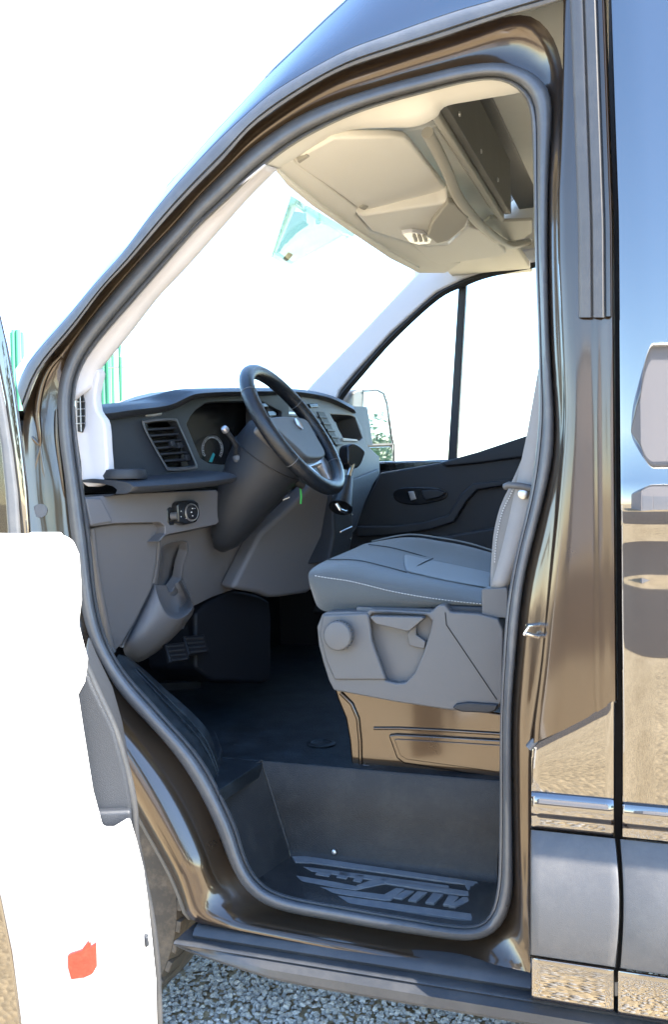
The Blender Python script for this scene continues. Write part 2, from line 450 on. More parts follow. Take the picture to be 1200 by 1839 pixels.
# ================================================================== BODY SIDE
def ro_x(py):      # rear edge of the opening frame at a height
    T = [(-500,985),(-80,1000),(0,1013),(90,1012),(183,1010),(267,1007),(350,1003),(467,1004),(600,1010),(733,1015),(800,1012),(933,1000),(1083,984),(1200,972),(1275,962),(1330,955),(1380,953),(1900,953)]
    for (a, xa), (b_, xb) in zip(T, T[1:]):
        if a <= py <= b_: return xa + (xb - xa) * (py - a) / (b_ - a)
def sh_x(py): return -.035 * (400 - py) if py < 400 else .008 * (py - 400)
def diag(x):       # upper edge of the fuel flap
    T = [(940,1370),(953,1347),(967,1330),(1000,1313),(1040,1293),(1103,1255),(1130,1240)]
    for (a, ya), (b_, yb) in zip(T, T[1:]):
        if a <= x <= b_: return ya + (yb - ya) * (x - a) / (b_ - a)
    return 1370
cols = []
NR = 60
def pcol(fx, dy, top=-420):
    c = []
    for i in range(NR):
        py = top + (1260 - top) * i / (NR - 1)
        x = fx(py)
        c.append((x, py, dy))
    yb = diag(c[-1][0])
    out = []
    for i, (x, py, d) in enumerate(c):
        if py > 1000: py = 1000 + (py - 1000) * (yb + 6 - 1000) / 260
        out.append(PY(fx(py) if True else x, py, ysk(py) + d))
    return out
cc = [(lambda p: ro_x(p), .001), (lambda p: ro_x(p) + 5, -.006), (lambda p: ro_x(p) + 14, -.0095), (lambda p: ro_x(p) * .5 + .5 * (1058 + sh_x(p)), -.0105),
      (lambda p: 1058 + sh_x(p), -.010), (lambda p: 1064 + sh_x(p), -.0094), (lambda p: 1069 + sh_x(p), -.0112), (lambda p: 1082 + sh_x(p), -.0112), (lambda p: 1088 + sh_x(p), -.0085),
      (lambda p: 1099 + sh_x(p), -.008), (lambda p: 1102 + sh_x(p), -.001), (lambda p: 1104 + sh_x(p), .03)]
loft('centre_pillar', [pcol(f_, d) for f_, d in cc], 'paint_in', angle=55)
# plastic channel on the upper pillar
rows = []
for i in range(40):
    py = -420 + (570 + 420) * i / 39
    s = sh_x(py)
    rows.append([PY(x + s, py, ysk(py) + d) for x, d in [(1038, -.008), (1040, -.016), (1046, -.020), (1060, -.020), (1063, -.014), (1066, -.020), (1082, -.022), (1086, -.016), (1087, -.008)]])
loft('pillar_channel', rows, 'clad', angle=50)
rows = []
for i in range(40):
    py = -420 + (568 + 420) * i / 39
    s = sh_x(py)
    rows.append([PY(x + s, py, ysk(py) + d) for x, d in [(1088, -.006), (1089, -.018), (1096, -.020), (1099, -.006)]])
loft('pillar_edge_strip', rows, 'paint_in', angle=50)
# door striker
st = slab('striker_plate', [(971,1103),(978,1106),(976,1150),(972,1172),(968,1170),(969,1140)], onY(.012), 'chrome', t=.01, bevel=.002)
tube('striker_bar', [PY(971,1122,.012), PY(948,1124,-.012), PY(944,1138,-.012), PY(970,1144,.012)], .0045, 'chrome', st)

# fuel flap panel
def vpanel(name, xl, xr, prof, mt, parent=ROOT, ncol=14, topfn=None, edge=.012, angle=45):
    """panel between two near-vertical edges; prof = [(py at left, slope, outward offset)]"""
    rows = []
    for (y0, dy, off) in prof:
        r_ = []
        yy = 1350 if callable(y0) else y0
        wp_ = xr(yy) - xl(yy); e1, e2 = 2.2 / wp_, 7.0 / wp_
        xs = [0, e1, e2] + [e2 + (1 - 2 * e2) * k / (ncol - 1) for k in range(1, ncol)] + [1 - e1, 1]
        for u in xs:
            x = xl(yy) + wp_ * u
            y = y0(x) if callable(y0) else y0 + dy * (x - 953)
            if topfn: y = max(y, topfn(x))
            dd = 0
            if u in (0, 1): dd = edge
            elif u in (e1, 1 - e1): dd = .002
            r_.append(PY(x, y, ysk(y) + off + dd))
        rows.append(r_)
    return loft(name, rows, mt, parent, angle=angle)
SLP = lambda y: (y - 940) / 5200.0
fp = []
for k in range(14):
    yf = (lambda x, f_=k / 13: (diag(x) + 2) * (1 - f_) + (1420 + SLP(1420) * (x - 953)) * f_)
    if k == 0: fp.append((yf, 0, .012)); fp.append((yf, 0, -.006))
    fp.append((yf if k else (lambda x: diag(x) + 4), 0, -.010 - .002 * math.sin(k / 13 * 3.1)))
for y, o_ in [(1421, -.012), (1424, -.016), (1432, -.019), (1438, -.020), (1446, -.0215), (1456, -.0205), (1462, -.016), (1466, -.012), (1470, -.011), (1478, -.011), (1484, -.010), (1487, -.004), (1489, .01)]:
    fp.append((y, SLP(y), o_))
vpanel('fuel_flap', lambda y: 953.0, lambda y: 1105.0, fp, 'paint')
# dark channel above the flap
pa = [PY(x, diag(x) - 3, .004) for x in (953, 967, 985, 1000, 1020, 1040, 1070, 1102)]
tube('flap_channel', pa, .010, 'rubber', seg=8)
slab('channel_plate', [(987,1322),(1022,1300),(1029,1293),(1026,1290),(988,1311),(985,1318)], onY(-.006), 'paint', t=.004, bevel=.001)
# lower cladding + brown strip, fixed quarter
def bulge(y, y0, y1): 
    u = min(1, max(0, (y - y0) / (y1 - y0))); return -.012 - .078 * u ** .8 - .014 * math.sin(math.pi * u) ** .8
def clad_rows(y0, y1):
    out = [(y0, SLP(y0), .0)]
    for k in range(14):
        y = y0 + (y1 - y0) * k / 13; out.append((y, SLP(y), bulge(y, y0, y1)))
    out.append((y1 + 1, SLP(y1), .0)); return out
def clad_xl(y): return 953 + 14 * math.sin(math.pi * min(1, max(0, (y - 1489) / 227))) ** 1
vpanel('lower_cladding', lambda y: 953, lambda y: 1107 + 8 * math.sin(math.pi * min(1, max(0, (y - 1489) / 230))), clad_rows(1490, 1714), 'clad', edge=.03)
def strip_rows(y0, y1): return [(y0, SLP(y0), -.07), (y0 + 1, SLP(y0), -.090), (y0 + 3, SLP(y0), -.0955), (y0 + 6, SLP(y0), -.0965), ((y0 + y1) / 2, SLP(y0 + 30), -.0925), (y1 - 8, SLP(y1), -.084), (y1 - 2, SLP(y1), -.080), (y1, SLP(y1), -.05)]
vpanel('sill_strip', lambda y: 954, lambda y: 1105, strip_rows(1717, 1794), 'paint')
# dark backing behind the seams
slab('seam_backing', [(1096,-420),(1125,-420),(1126,1900),(950,1900),(950,1340),(1090,1260)], onY(.075), 'black_rubber', t=.01, bevel=0)

# sliding door: body, cladding, strip
sd_rows = []
for k in range(44):
    y = -420 + (1424 + 420) * k / 43
    belt = -.012 * math.exp(-((y - 905) / 45) ** 2)
    sd_rows.append((y, SLP(y), -.007 + belt - .004 * math.sin(max(0, y - 900) / 520 * 3.1)))
for y, o_ in [(1426, -.010), (1429, -.016), (1436, -.019), (1444, -.020), (1458, -.0205), (1464, -.016), (1469, -.012), (1478, -.0105), (1485, -.010), (1488, -.003), (1489, .01)]:
    sd_rows.append((y, SLP(y), o_))
sd = grp('sliding_door')
def sdl(y): return (1110 + sh_x(y)) if y < 1300 else 1117
vpanel('door_skin', sdl, lambda y: 2500, sd_rows, 'paint', sd, edge=.03, ncol=26)
vpanel('lower_cladding', lambda y: 1113 + 6 * math.sin(math.pi * min(1, max(0, (y - 1489) / 230))), lambda y: 2500, clad_rows(1490, 1714), 'clad', sd, edge=.03)
vpanel('sill_strip', lambda y: 1109, lambda y: 2500, strip_rows(1717, 1796), 'paint', sd, edge=.03)

# roof side, drip strip, front pillar outer
DO = [(1330,-130),(1100,-68),(960,-24),(887,0),(833,15),(767,37),(700,61),(633,85),(583,110),(533,138),(483,170),(433,213),(383,260),(333,313),(300,350),(263,396),(217,457),(167,513),(117,573),(67,630),(43,663),(30,697)]
DI = [(1330,-100),(1150,-50),(1013,0),(900,33),(800,67),(700,98),(633,120),(583,143),(533,173),(483,207),(443,240),(400,290),(350,340),(300,393),(233,470),(183,523),(133,590),(83,650),(63,683),(50,720),(42,742)]
SIL = [(1330,-620),(1100,-440),(860,-220),(720,-92),(623,0),(583,37),(533,85),(483,133),(433,187),(383,240),(333,297),(300,333),(252,400),(200,457),(150,517),(100,570),(50,630),(27,663)]
NN = 70
do = spl(DO, NN); di = spl(DI, NN); si = spl(SIL, NN)
rings = []
for f_, dy in [(-.02, .03), (0, .004), (.10, -.010), (.35, -.014), (.62, -.013), (.70, -.006), (.76, -.010), (.92, -.007), (1.0, .004), (1.03, .03)]:
    rings.append([PY(a.x + (b_.x - a.x) * f_, a.y + (b_.y - a.y) * f_, ysk(a.y + (b_.y - a.y) * f_) + dy) for a, b_ in zip(do, di)])
loft('drip_strip', rings, 'rubber', angle=50)
def ysil(y): return .12 + .05 * max(0, (700 - y)) / 700
rings = []
for f_ in (0, .03, .2, .45, .7, .9, 1.0):
    r_ = []
    for a, b_ in zip(do, si):
        x = a.x + (b_.x - a.x) * f_; y = a.y + (b_.y - a.y) * f_
        Y0 = ysk(a.y) + .0; Y1 = ysil(b_.y)
        r_.append(PY(x, y, Y0 + (Y1 - Y0) * f_ ** 1.4))
    rings.append(r_)
loft('roof_side', rings, 'paint', angle=70)
silP = [PY(p.x, p.y, ysil(p.y)) for p in si]
# inner front-pillar edge (windscreen side)
AI = [(497,303),(450,350),(400,405),(333,480),(283,533),(233,597),(200,637),(177,667),(172,690)]
# roof cap and windscreen surround joined across to the passenger side
mir = lambda p: V((p.x, 2.02 - p.y, p.z))
idx = [i for i, p in enumerate(si) if p.y < 150]
cur = [silP[i] for i in idx]
rc = []
for f_ in (0, .04, .15, .35, .5, .65, .85, .96, 1):
    rc.append([p.lerp(mir(p), f_) + V((-.16 * math.sin(math.pi * f_), 0, .05 * math.sin(math.pi * f_))) for p in cur])
loft('roof_panel', rc, 'paint', solid=.004)
box('roof_panel_rear', (-.05, .16, 2.50), (3.2, 1.88, 2.56), 'paint', bevel=.01)
box('rear_partition', (.12, .09, .45), (.16, 1.95, 2.52), 'greybeige')  # unseen bulkhead, added to keep light from leaking into the cab
box('passenger_side_wall', (-.30, 1.93, .30), (3.2, 1.99, 2.52), 'paint')
box('upper_side_wall', (-.72, 1.93, 2.16), (-.30, 1.985, 2.52), 'paint')
box('rear_wall', (3.16, .04, .40), (3.22, 1.96, 2.52), 'paint')

# running board and rail along the sill
def sx(px, py, Y): return PY(px, py, Y).x
def zat(py, Y): return PY(600, py, Y).z
xl = sx(347, 1662, -.03); xr = 2.6
zr0, zr1 = zat(1706, -.03), zat(1731, -.035)
prof = [(.03, zr0 + .002), (-.010, zr0 + .002), (-.026, zr0 - .003), (-.035, (zr0 + zr1) / 2), (-.032, zr1 + .003), (-.02, zr1 - .006), (.03, zr1 - .006)]
xe = sx(977, 1798, -.03)
loft('sill_rail', [[V((x, y, z)) for y, z in prof] for x in (xl, xl + .01, xe - .01, xe)], 'board', closed=True, caps=True, angle=50)
za, zb, zc = zat(1733, -.05), zat(1750, -.075), zat(1784, -.08)
xb0 = sx(311, 1690, -.06)
secs = []
for k in range(26):
    u = k / 25
    x = xb0 + (xr - xb0) * (u ** 2.2)
    tp = min(1, (x - xb0) / .30)
    zbot = zb - .012 + (zc - zb + .012) * (tp ** .55)
    yb = -.050 - .030 * min(1, tp * 1.4)
    secs.append([V((x, y, z)) for y, z in [(.05, za - .002), (-.020, za), (-.040, za - .001), (-.056, zb + .004), (-.060, zb + .001), (-.057, zb - .002), (yb + .002, zb - .010), (yb, zbot + .008), (yb + .006, zbot), (-.03, zbot - .004), (.05, zbot + .002)]])
loft('running_board', secs, 'board', closed=True, caps=True, angle=40)
box('underbody', (-.95, .30, .42), (3.1, 1.9, .58), 'liner_arch')

# front wheel behind the open door
wc = V((-1.385, .21, .345))
wh = grp('front_wheel')
lathe('tyre', [(.21, -.10), (.29, -.112), (.335, -.10), (.345, -.07), (.345, .07), (.335, .10), (.29, .112), (.21, .10)], wc, (0, 1, 0), 'tyre', wh, seg=56)
lathe('rim', [(.03, -.075), (.05, -.07), (.10, -.05), (.17, -.06), (.20, -.10), (.212, -.10), (.212, .09), (.02, .09)], wc, (0, 1, 0), 'steel', wh, seg=40)
for k in range(44):
    a = 2 * math.pi * k / 44
    c_ = wc + V((math.cos(a), 0, math.sin(a))) * .347
    t_ = V((-math.sin(a), 0, math.cos(a)))
    pts = [c_ + t_ * s + V((0, y, 0)) for s, y in ((-.014, -.10), (.012, -.10), (.016, -.03), (-.010, -.03))]
    nrm = V((math.cos(a), 0, math.sin(a)))
    if a > 4.9 or a < 1.2:
        slab('tread_block', pts, ((lambda x, y: None), -nrm), 'tyre', wh, t=.012, bevel=.002, raw=True)
# wheel-arch liner
arch = [RO[i] for i in range(100, 131)]
lin = []
for dx, Y in ((0, .004), (-6, .02), (-14, .06), (-20, .16), (-22, .34)):
    lin.append([PY(p.x + dx * .3, p.y, Y) for p in arch])
loft('wheel_arch_liner', lin, 'liner_arch', solid=.004)
# hinge pillar embossed ribs and grommet
for nm, pts, rr in [('pillar_rib', [(108,640),(88,662),(74,695),(67,740),(70,775),(72,802)], .0075), ('pillar_rib', [(72,802),(65,830),(60,870),(57,905)], .006),
                    ('pillar_rib', [(72,802),(77,840),(82,877),(86,905),(92,955),(98,1010)], .0065), ('pillar_rib', [(101,735),(103,790),(110,850),(116,900)], .005), ('pillar_rib', [(45,775),(56,785),(70,800)], .005)]:
    q = spl(pts, 22)
    tube(nm, [PY(p.x, p.y, .018 + .03 * (p.x - 45) / 60) for p in q], (lambda s, rr=rr: rr * (.35 + .65 * math.sin(math.pi * min(1, max(0.03, s))) ** .5)), 'paint_in', seg=12)
lathe('pillar_grommet', [(.004, -.002), (.008, -.003), (.009, -.008), (.013, -.008), (.015, -.002), (.015, .004)], PY(72, 917, .022), (.45, -.9, 0), 'rubber', seg=20)

# ================================================================== CAB INTERIOR: shell
# pale front-pillar trim
ai = spl(AI, 40)
sil_in = spl([(480,297),(433,337),(400,370),(365,400),(300,473),(250,530),(200,587),(167,627),(143,667),(133,720)], 40)
rings = []
for f_, Y in ((-.25, .06), (0, .085), (.12, .098), (.5, .112), (.88, .128), (1, .15), (1.02, .19)):
    rings.append([PY(a.x + (b_.x - a.x) * f_, a.y + (b_.y - a.y) * f_, ysk(a.y) * .6 + Y) for a, b_ in zip(sil_in, ai)])
loft('front_pillar_trim', rings, 'pillar_trim', solid=.003)
# lower trim beside the dash
LT = [(133,700),(143,667),(160,655),(177,664),(173,690),(170,710),(173,737),(186,757),(190,800),(190,862),(150,872),(143,830),(135,770)]
lt = slab('pillar_foot_trim', LT, onY(.125), 'pillar_trim', t=.03, bevel=.006, smooth_n=50)
slab('demister_grille', [(137,708),(147,706),(151,722),(151,765),(147,777),(138,775)], onY(.121), 'black_rubber', lt, t=.006, bevel=.002)
for y in (722, 735, 748, 761):
    tube('grille_bar', [PY(136, y, .119), PY(151, y - 1, .119)], .0014, 'silver', lt, seg=6)
tube('grille_bar', [PY(143, 708, .118), PY(145, 775, .118)], .0014, 'silver', lt, seg=6)

# outer face of the front pillar towards the windscreen
outp = [PY(p.x, p.y, ysil(p.y)) for p in spl([(480,136),(433,187),(383,240),(333,297),(300,333),(252,400),(200,457),(150,517),(100,570),(50,630),(27,663)], 40)]
inn = [PY(p.x, p.y, .19) for p in ai]
loft('front_pillar_face', [outp, [a.lerp(b_, .5) + V((-.02, 0, .02)) for a, b_ in zip(outp, inn)], inn], 'paint', solid=.004)

# windscreen
g1 = [PY(p.x, p.y, .19) for p in spl([(503,297),(450,350),(400,405),(333,480),(283,533),(233,597),(200,637),(150,700),(100,765)], 24)]
g2 = [PY(p.x, p.y, 1.86) for p in spl([(758,470),(735,505),(690,552),(645,600),(600,646),(560,688),(530,720),(500,752)], 24)]
gl = []
for k in range(17):
    u = k / 16
    gl.append([a.lerp(b_, u) + V((-.14, 0, .03)) * math.sin(math.pi * u) for a, b_ in zip(g1, g2)])
ws = loft('windscreen', gl, 'glass')
bv = BVHTree.FromPolygons([v.co for v in ws.data.vertices], [tuple(p.vertices) for p in ws.data.polygons])
def onGlass(px, py, off=.004):
    d = ray(px, py).normalized()
    h = bv.ray_cast(CAM, d)
    if h[0] is None: return PY(px, py, .8)
    return h[0] - d * off
fa, fb, fc, fd = V((523, 352, 0)), V((640, 421, 0)), V((520, 479, 0)), V((487, 462, 0))
film = []
for i in range(9):
    l0 = fa.lerp(fd, i / 8); r0 = fb.lerp(fc, i / 8)
    film.append([onGlass(l0.lerp(r0, k / 8).x, l0.lerp(r0, k / 8).y, .05) for k in range(9)])
loft('tinted_film', film, 'film', solid=.001)
slab('sensor_clip', [(508,464),(518,452),(526,456),(515,468)], ((lambda x, y: onGlass(x, y, .02)), FWD), 'dash', t=.015, bevel=.002)

# headliner: side rail above the door
HL = [(497,303),(527,285),(587,250),(633,232),(700,228),(747,226),(783,210),(800,190),(860,178),(933,165),(975,150)]
hl = spl(HL, 60)
st_ = spl([(478,297),(533,253),(583,226),(633,203),(700,181),(767,163),(833,146),(883,139),(913,144),(950,150)], 60)
rings = []
for f_, Y in ((-.2, .0), (0, .02), (.2, .035), (.6, .06), (.92, .085), (1, .11), (1.0, .16)):
    rings.append([PY(a.x + (b_.x - a.x) * f_, a.y + (b_.y - a.y) * f_, ysk(a.y) + .06 + Y) for a, b_ in zip(st_, hl)])
loft('headliner_side_rail', rings, 'liner_p', solid=.003)
box('headliner', (-.80, .40, 2.075), (-.50, 1.93, 2.10), 'liner')
box('high_roof_liner', (-.435, .14, 2.262), (.12, 1.86, 2.285), 'liner')
box('side_liner', (-.95, 1.87, 2.09), (.12, 1.91, 2.44), 'liner')
box('rear_liner', (.06, .12, 1.6), (.10, 1.90, 2.44), 'liner')
# driver's visor (folded up)
vz = onP((-.66, .4, 1.995), (.22, 0, -1))
slab('sun_visor', [(529,291),(545,279),(600,249),(700,247),(728,250),(738,258),(775,304),(812,352),(812,362),(790,367),(700,382),(660,387),(648,378),(600,343),(537,300)], vz, 'liner_p', t=.022, bevel=.007, seg=3)
slab('visor_hinge', [(645,374),(652,370),(662,372),(655,378)], vz, 'greybeige', t=.01, bevel=.001, proud=.004)
slab('visor_pivot', [(534,290),(552,280),(556,282),(538,294)], vz, 'greybeige', t=.01, bevel=.001, proud=.004)
slab('sun_visor', [(738,437),(770,443),(805,440),(842,407),(872,416),(905,447),(910,456),(903,460),(790,476),(768,466)], onP((-.7, 1.2, 1.985), (.1, 0, -1)), 'liner_p', t=.022, bevel=.006)
# windscreen header
slab('windscreen_header', [(494,309),(512,291),(528,288),(600,343),(645,377),(640,386),(668,418),(738,438),(792,470),(830,472),(800,492),(752,492),(700,466),(640,426),(560,372),(515,335)], onP((-.80, .4, 1.962), (.30, 0, -1)), 'liner_p', t=.04, bevel=.008)
tube('header_trim_edge', [PP(x, y, V((-.80, .4, 1.952)), V((.30, 0, -1)).normalized()) for x, y in ((500,308),(530,333),(580,372),(640,413),(700,452),(752,481))], .004, 'liner_p', seg=8)
# overhead console with lamp
oc = slab('overhead_console', [(640,386),(660,387),(790,367),(804,361),(818,366),(845,392),(838,410),(806,436),(770,442),(735,437),(668,416)], onP((-.66, .7, 1.972), (.12, 0, -1)), 'liner_p', t=.045, bevel=.008, seg=3)
slab('console_cheek', [(804,365),(818,369),(842,393),(836,408),(806,433),(785,438),(768,424),(776,402)], onP((-.66, .7, 1.966), (.05, -.15, -1)), 'greybeige', oc, t=.02, bevel=.005)
ln = slab('map_lamp', [(722,420),(740,417),(763,420),(775,432),(772,438),(752,440),(736,436)], onP((-.66, .7, 1.960), (.12, 0, -1)), 'lens', oc, t=.012, bevel=.003)
for dx in (0, 9, 18):
    slab('lamp_switch', [(741 + dx, 424), (747 + dx, 423), (751 + dx, 434), (745 + dx, 435)], onP((-.66, .7, 1.956), (.12, 0, -1)), 'greybeige', oc, t=.004, bevel=.001)
# tray rail and shelf board above the seats
q = spl([(768,238),(776,252),(785,268),(805,310),(820,348),(842,380),(868,408),(895,430),(914,441),(935,438),(952,434)], 40)
tr_ = [PX(p.x, p.y, -.505) for p in q]
tube('tray_rail', tr_, .0135, 'greybeige', seg=12, flat=1.0)
slab('tray_floor', [(868,402),(915,432),(940,430),(957,418),(957,396),(905,398),(880,392)], onZ(2.06), 'greybeige', t=.01, bevel=.003)
sb = box('shelf_board', (-.46, .22, 2.05), (-.44, 1.06, 2.205), 'shelf', bevel=.003)
box('shelf_lip', (-.478, .22, 2.035), (-.462, 1.07, 2.062), 'greybeige', sb, bevel=.004)
for (x, y) in ((825, 205), (864, 272), (894, 323)):
    lathe('screw', [(.006, 0), (.005, -.003), (.001, -.0035)], PX(x, y, -.438), (-1, 0, 0), 'steel', sb, seg=10)
box('recess_back', (-.52, .26, 2.09), (-.505, 1.25, 2.30), 'shelf', bevel=.003)
box('recess_roof', (-.54, .26, 2.30), (-.43, 1.93, 2.32), 'shelf', bevel=.003)
for (y0, y1) in ((.47, .61), (.64, .78)):
    b_ = box('clip_bracket', (-.503, y0, 2.10), (-.485, y1, 2.18), 'shelf', bevel=.004)
    box('clip_face', (-.484, y0 + .015, 2.105), (-.481, y1 - .015, 2.125), 'silver', b_, bevel=.001)

# passenger side: pillar, window, door panel
Yp = 1.86
slab('front_pillar_trim', [(540,712),(560,688),(645,600),(735,505),(751,488),(750,470),(790,468),(850,458),(910,454),(975,440),(975,470),(880,485),(832,501),(782,526),(702,598),(638,668),(610,702),(600,735)], onY(Yp), 'pillar_trim', t=.05, bevel=.012, seg=3)
def band(pts, hw, Y): 
    q = spl(pts, 40); L = []; Rr = []
    for i, p in enumerate(q):
        t_ = (q[min(39, i + 1)] - q[max(0, i - 1)]).normalized(); nn = V((-t_.y, t_.x, 0))
        L.append(PY((p + nn * hw).x, (p + nn * hw).y, Y)); Rr.append(PY((p - nn * hw).x, (p - nn * hw).y, Y))
    return L, Rr
wp = [(596,760),(606,724),(615,708),(642,676),(704,606),(784,533),(834,508),(882,491),(985,470)]
L, Rr = band(wp, 6.5, Yp + .01)
Lb, Rb = band(wp, 6.5, Yp + .06)
loft('window_seal', [Lb, L, [a.lerp(b_, .5) + V((0, -.012, 0)) for a, b_ in zip(L, Rr)], Rr, Rb], 'black_rubber', angle=60)
slab('window_divider', [(824,513),(838,505),(820,824),(804,830)], onY(Yp + .03), 'dash', t=.03, bevel=.004)
slab('side_window', [(600,760),(642,676),(704,606),(784,533),(834,508),(882,491),(985,470),(985,780),(860,815),(690,850)], onY(Yp + .045), 'glass', t=.004, bevel=0)
dp = slab('passenger_door_panel', [(560,1100),(640,930),(672,872),(682,849),(750,838),(800,829),(858,812),(950,781),(1010,760),(1010,1110),(1000,1150)], onY(Yp - .01), 'dash', t=.10, bevel=.008, seg=3)
slab('upper_trim_step', [(792,830),(857,812),(950,781),(1005,762),(1005,812),(860,832),(800,838)], onY(Yp - .03), 'dash', dp, t=.03, bevel=.008)
slab('armrest_ridge', [(640,945),(700,945),(760,938),(805,925),(830,885),(850,868),(915,861),(1000,852),(1000,862),(915,871),(857,880),(838,900),(815,938),(770,952),(700,962),(640,965)], onY(Yp - .045), 'dash', dp, t=.05, bevel=.007, seg=3)
slab('door_pocket', [(640,985),(720,968),(800,962),(900,945),(1000,930),(1000,1120),(640,1120)], onY(Yp - .07), 'dash', dp, t=.07, bevel=.012, seg=3)
hd = slab('handle_recess', [(706,888),(712,879),(735,875),(785,876),(802,882),(805,889),(795,898),(760,906),(730,906),(712,900)], onY(Yp - .016), 'dash_gloss', dp, t=.02, bevel=.004, smooth_n=36)
slab('lock_button', [(733,883),(743,882),(748,896),(738,899)], onY(Yp - .022), 'silver', dp, t=.006, bevel=.002)
slab('door_lever', [(757,881),(783,879),(800,884),(790,893),(766,898),(760,892)], onY(Yp - .03), 'dash', dp, t=.015, bevel=.004)
# passenger mirror outside
mr = grp('wing_mirror')
mpl = onP((-1.2, 2.15, 1.5), (.93, -.37, 0))
slab('mirror_shell', [(634,704),(642,699),(680,698),(692,703),(699,722),(707,788),(711,838),(707,850),(665,852),(640,846),(632,760)], mpl, 'clad', mr, t=.13, bevel=.012, seg=3)
slab('mirror_glass', [(654,704),(678,703),(687,708),(693,726),(701,785),(704,796),(650,798)], mpl, 'mirror', mr, t=.005, bevel=.001, proud=.006)
slab('blind_spot_glass', [(655,804),(700,802),(704,807),(706,826),(701,838),(660,842)], mpl, 'mirror', mr, t=.005, bevel=.001, proud=.006)
tube('mirror_rim', [mpl[2](x, y, .006) for x, y in ((652,702),(679,701),(690,707),(696,726),(704,785),(708,800),(709,838),(702,846),(658,848))], .0035, 'black_rubber', mr, seg=8)
tube('mirror_rim', [mpl[2](x, y, .006) for x, y in ((650,800),(706,798))], .004, 'clad', mr, seg=8)
box('mirror_arm', (-1.33, 1.97, 1.36), (-1.25, 2.16, 1.44), 'clad', mr, bevel=.015)
box('passenger_door_skin', (-1.5, 1.99, .40), (-.30, 2.02, 1.38), 'paint', bevel=.01)

# ================================================================== DASHBOARD
db = grp('dashboard')
pd = onP((-1.20, .45, 1.4), (1, -.20, .12))
# top surface and brow
lipA = spl([(172,732),(200,731),(240,726),(285,722),(312,716),(335,706),(365,700),(440,698),(520,698),(560,702),(600,712),(636,730)], 46)
lipB = spl([(184,756),(205,752),(240,746),(285,740),(312,734),(335,722),(360,712),(440,708),(520,708),(560,712),(600,722),(638,742)], 46)
def dashx(px): 
    T = [(150,-1.262),(190,-1.245),(300,-1.20),(350,-1.14),(440,-1.12),(560,-1.12),(640,-1.10),(700,-1.10)]
    for (a, xa), (b_, xb) in zip(T, T[1:]):
        if a <= px <= b_: return xa + (xb - xa) * (px - a) / (b_ - a)
    return T[-1][1]
c0 = [PX(p.x, p.y, dashx(p.x)) + V((-.012, 0, -.004)) for p in lipB]
c1 = [PX(p.x, p.y, dashx(p.x)) + V((.004, 0, 0)) for p in lipB]
c2 = [PX((a.x + b_.x) / 2, (a.y + b_.y) / 2, dashx(a.x) + .012) for a, b_ in zip(lipA, lipB)]
c3 = [PX(a.x, a.y, dashx(a.x) - .005) for a in lipA]
c4 = [p + V((-.06, 0, .006)) for p in c3]
c5 = [V((p.x - .30, p.y, 1.455 + .35 * (p.z - 1.45))) for p in c3]
c6 = [V((-1.78, p.y, 1.40)) for p in c3]
loft('dash_top', [c0, c1, c2, c3, c4, c5, c6], 'dash', db, angle=75)
# raised pad towards the windscreen (light on the dash top put into its pale colour)
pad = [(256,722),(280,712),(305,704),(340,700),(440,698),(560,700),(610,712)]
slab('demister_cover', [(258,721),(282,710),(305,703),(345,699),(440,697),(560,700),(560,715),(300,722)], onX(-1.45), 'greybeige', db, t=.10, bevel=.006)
# face with openings for the vent and the dials
vent = [(260,768),(266,758),(312,755),(321,766),(346,822),(351,836),(346,839),(306,842),(296,834)]
dial = [(335,762),(342,748),(352,736),(372,723),(400,721),(470,721),(505,740),(505,830),(400,834),(376,832),(360,822)]
slab('dash_face', [(183,756),(240,746),(287,740),(313,733),(336,720),(360,710),(440,706),(520,706),(520,860),(188,862)], pd, 'dash', db, t=.025, holes=[vent, dial], bevel=.0035)
slab('dial_glass_back', [(325,700),(520,700),(520,850),(325,850)], onP((-1.30, .5, 1.4), (1, -.2, .12)), 'dash_gloss', db, t=.01, bevel=0)
box('vent_box', (-1.36, .16, 1.26), (-1.30, .45, 1.46), 'black_rubber', db, bevel=0)
slab('air_flap_knob', [(262,742),(275,739),(292,740),(291,745),(277,748),(264,748)], pd, 'silver', db, t=.012, bevel=.003, proud=.006)
# gauge
gp = onP((-1.285, .5, 1.4), (1, -.2, .12))
gc = (381, 806)
ga = grp('speed_gauge')
for k in range(30):
    a = R(-215 + 250 * k / 29)
    x, y = gc[0] + 17.5 * math.cos(a), gc[1] + 22 * math.sin(a)
    x2, y2 = gc[0] + 15.5 * math.cos(a), gc[1] + 19.5 * math.sin(a)
    tube('gauge_tick', [gp[0](x, y), gp[0](x2, y2)], .0011 if k % 3 else .0016, 'white_print', ga, seg=5)
tube('gauge_ring', [gp[0](gc[0] + 19 * math.cos(R(a)), gc[1] + 24 * math.sin(R(a))) for a in range(150, 400, 8)], .0012, 'silver', ga, seg=6)
slab('gauge_needle', [(376,829),(381,830),(386,816),(383,813)], gp, 'turq', ga, t=.002, bevel=0, proud=.004)
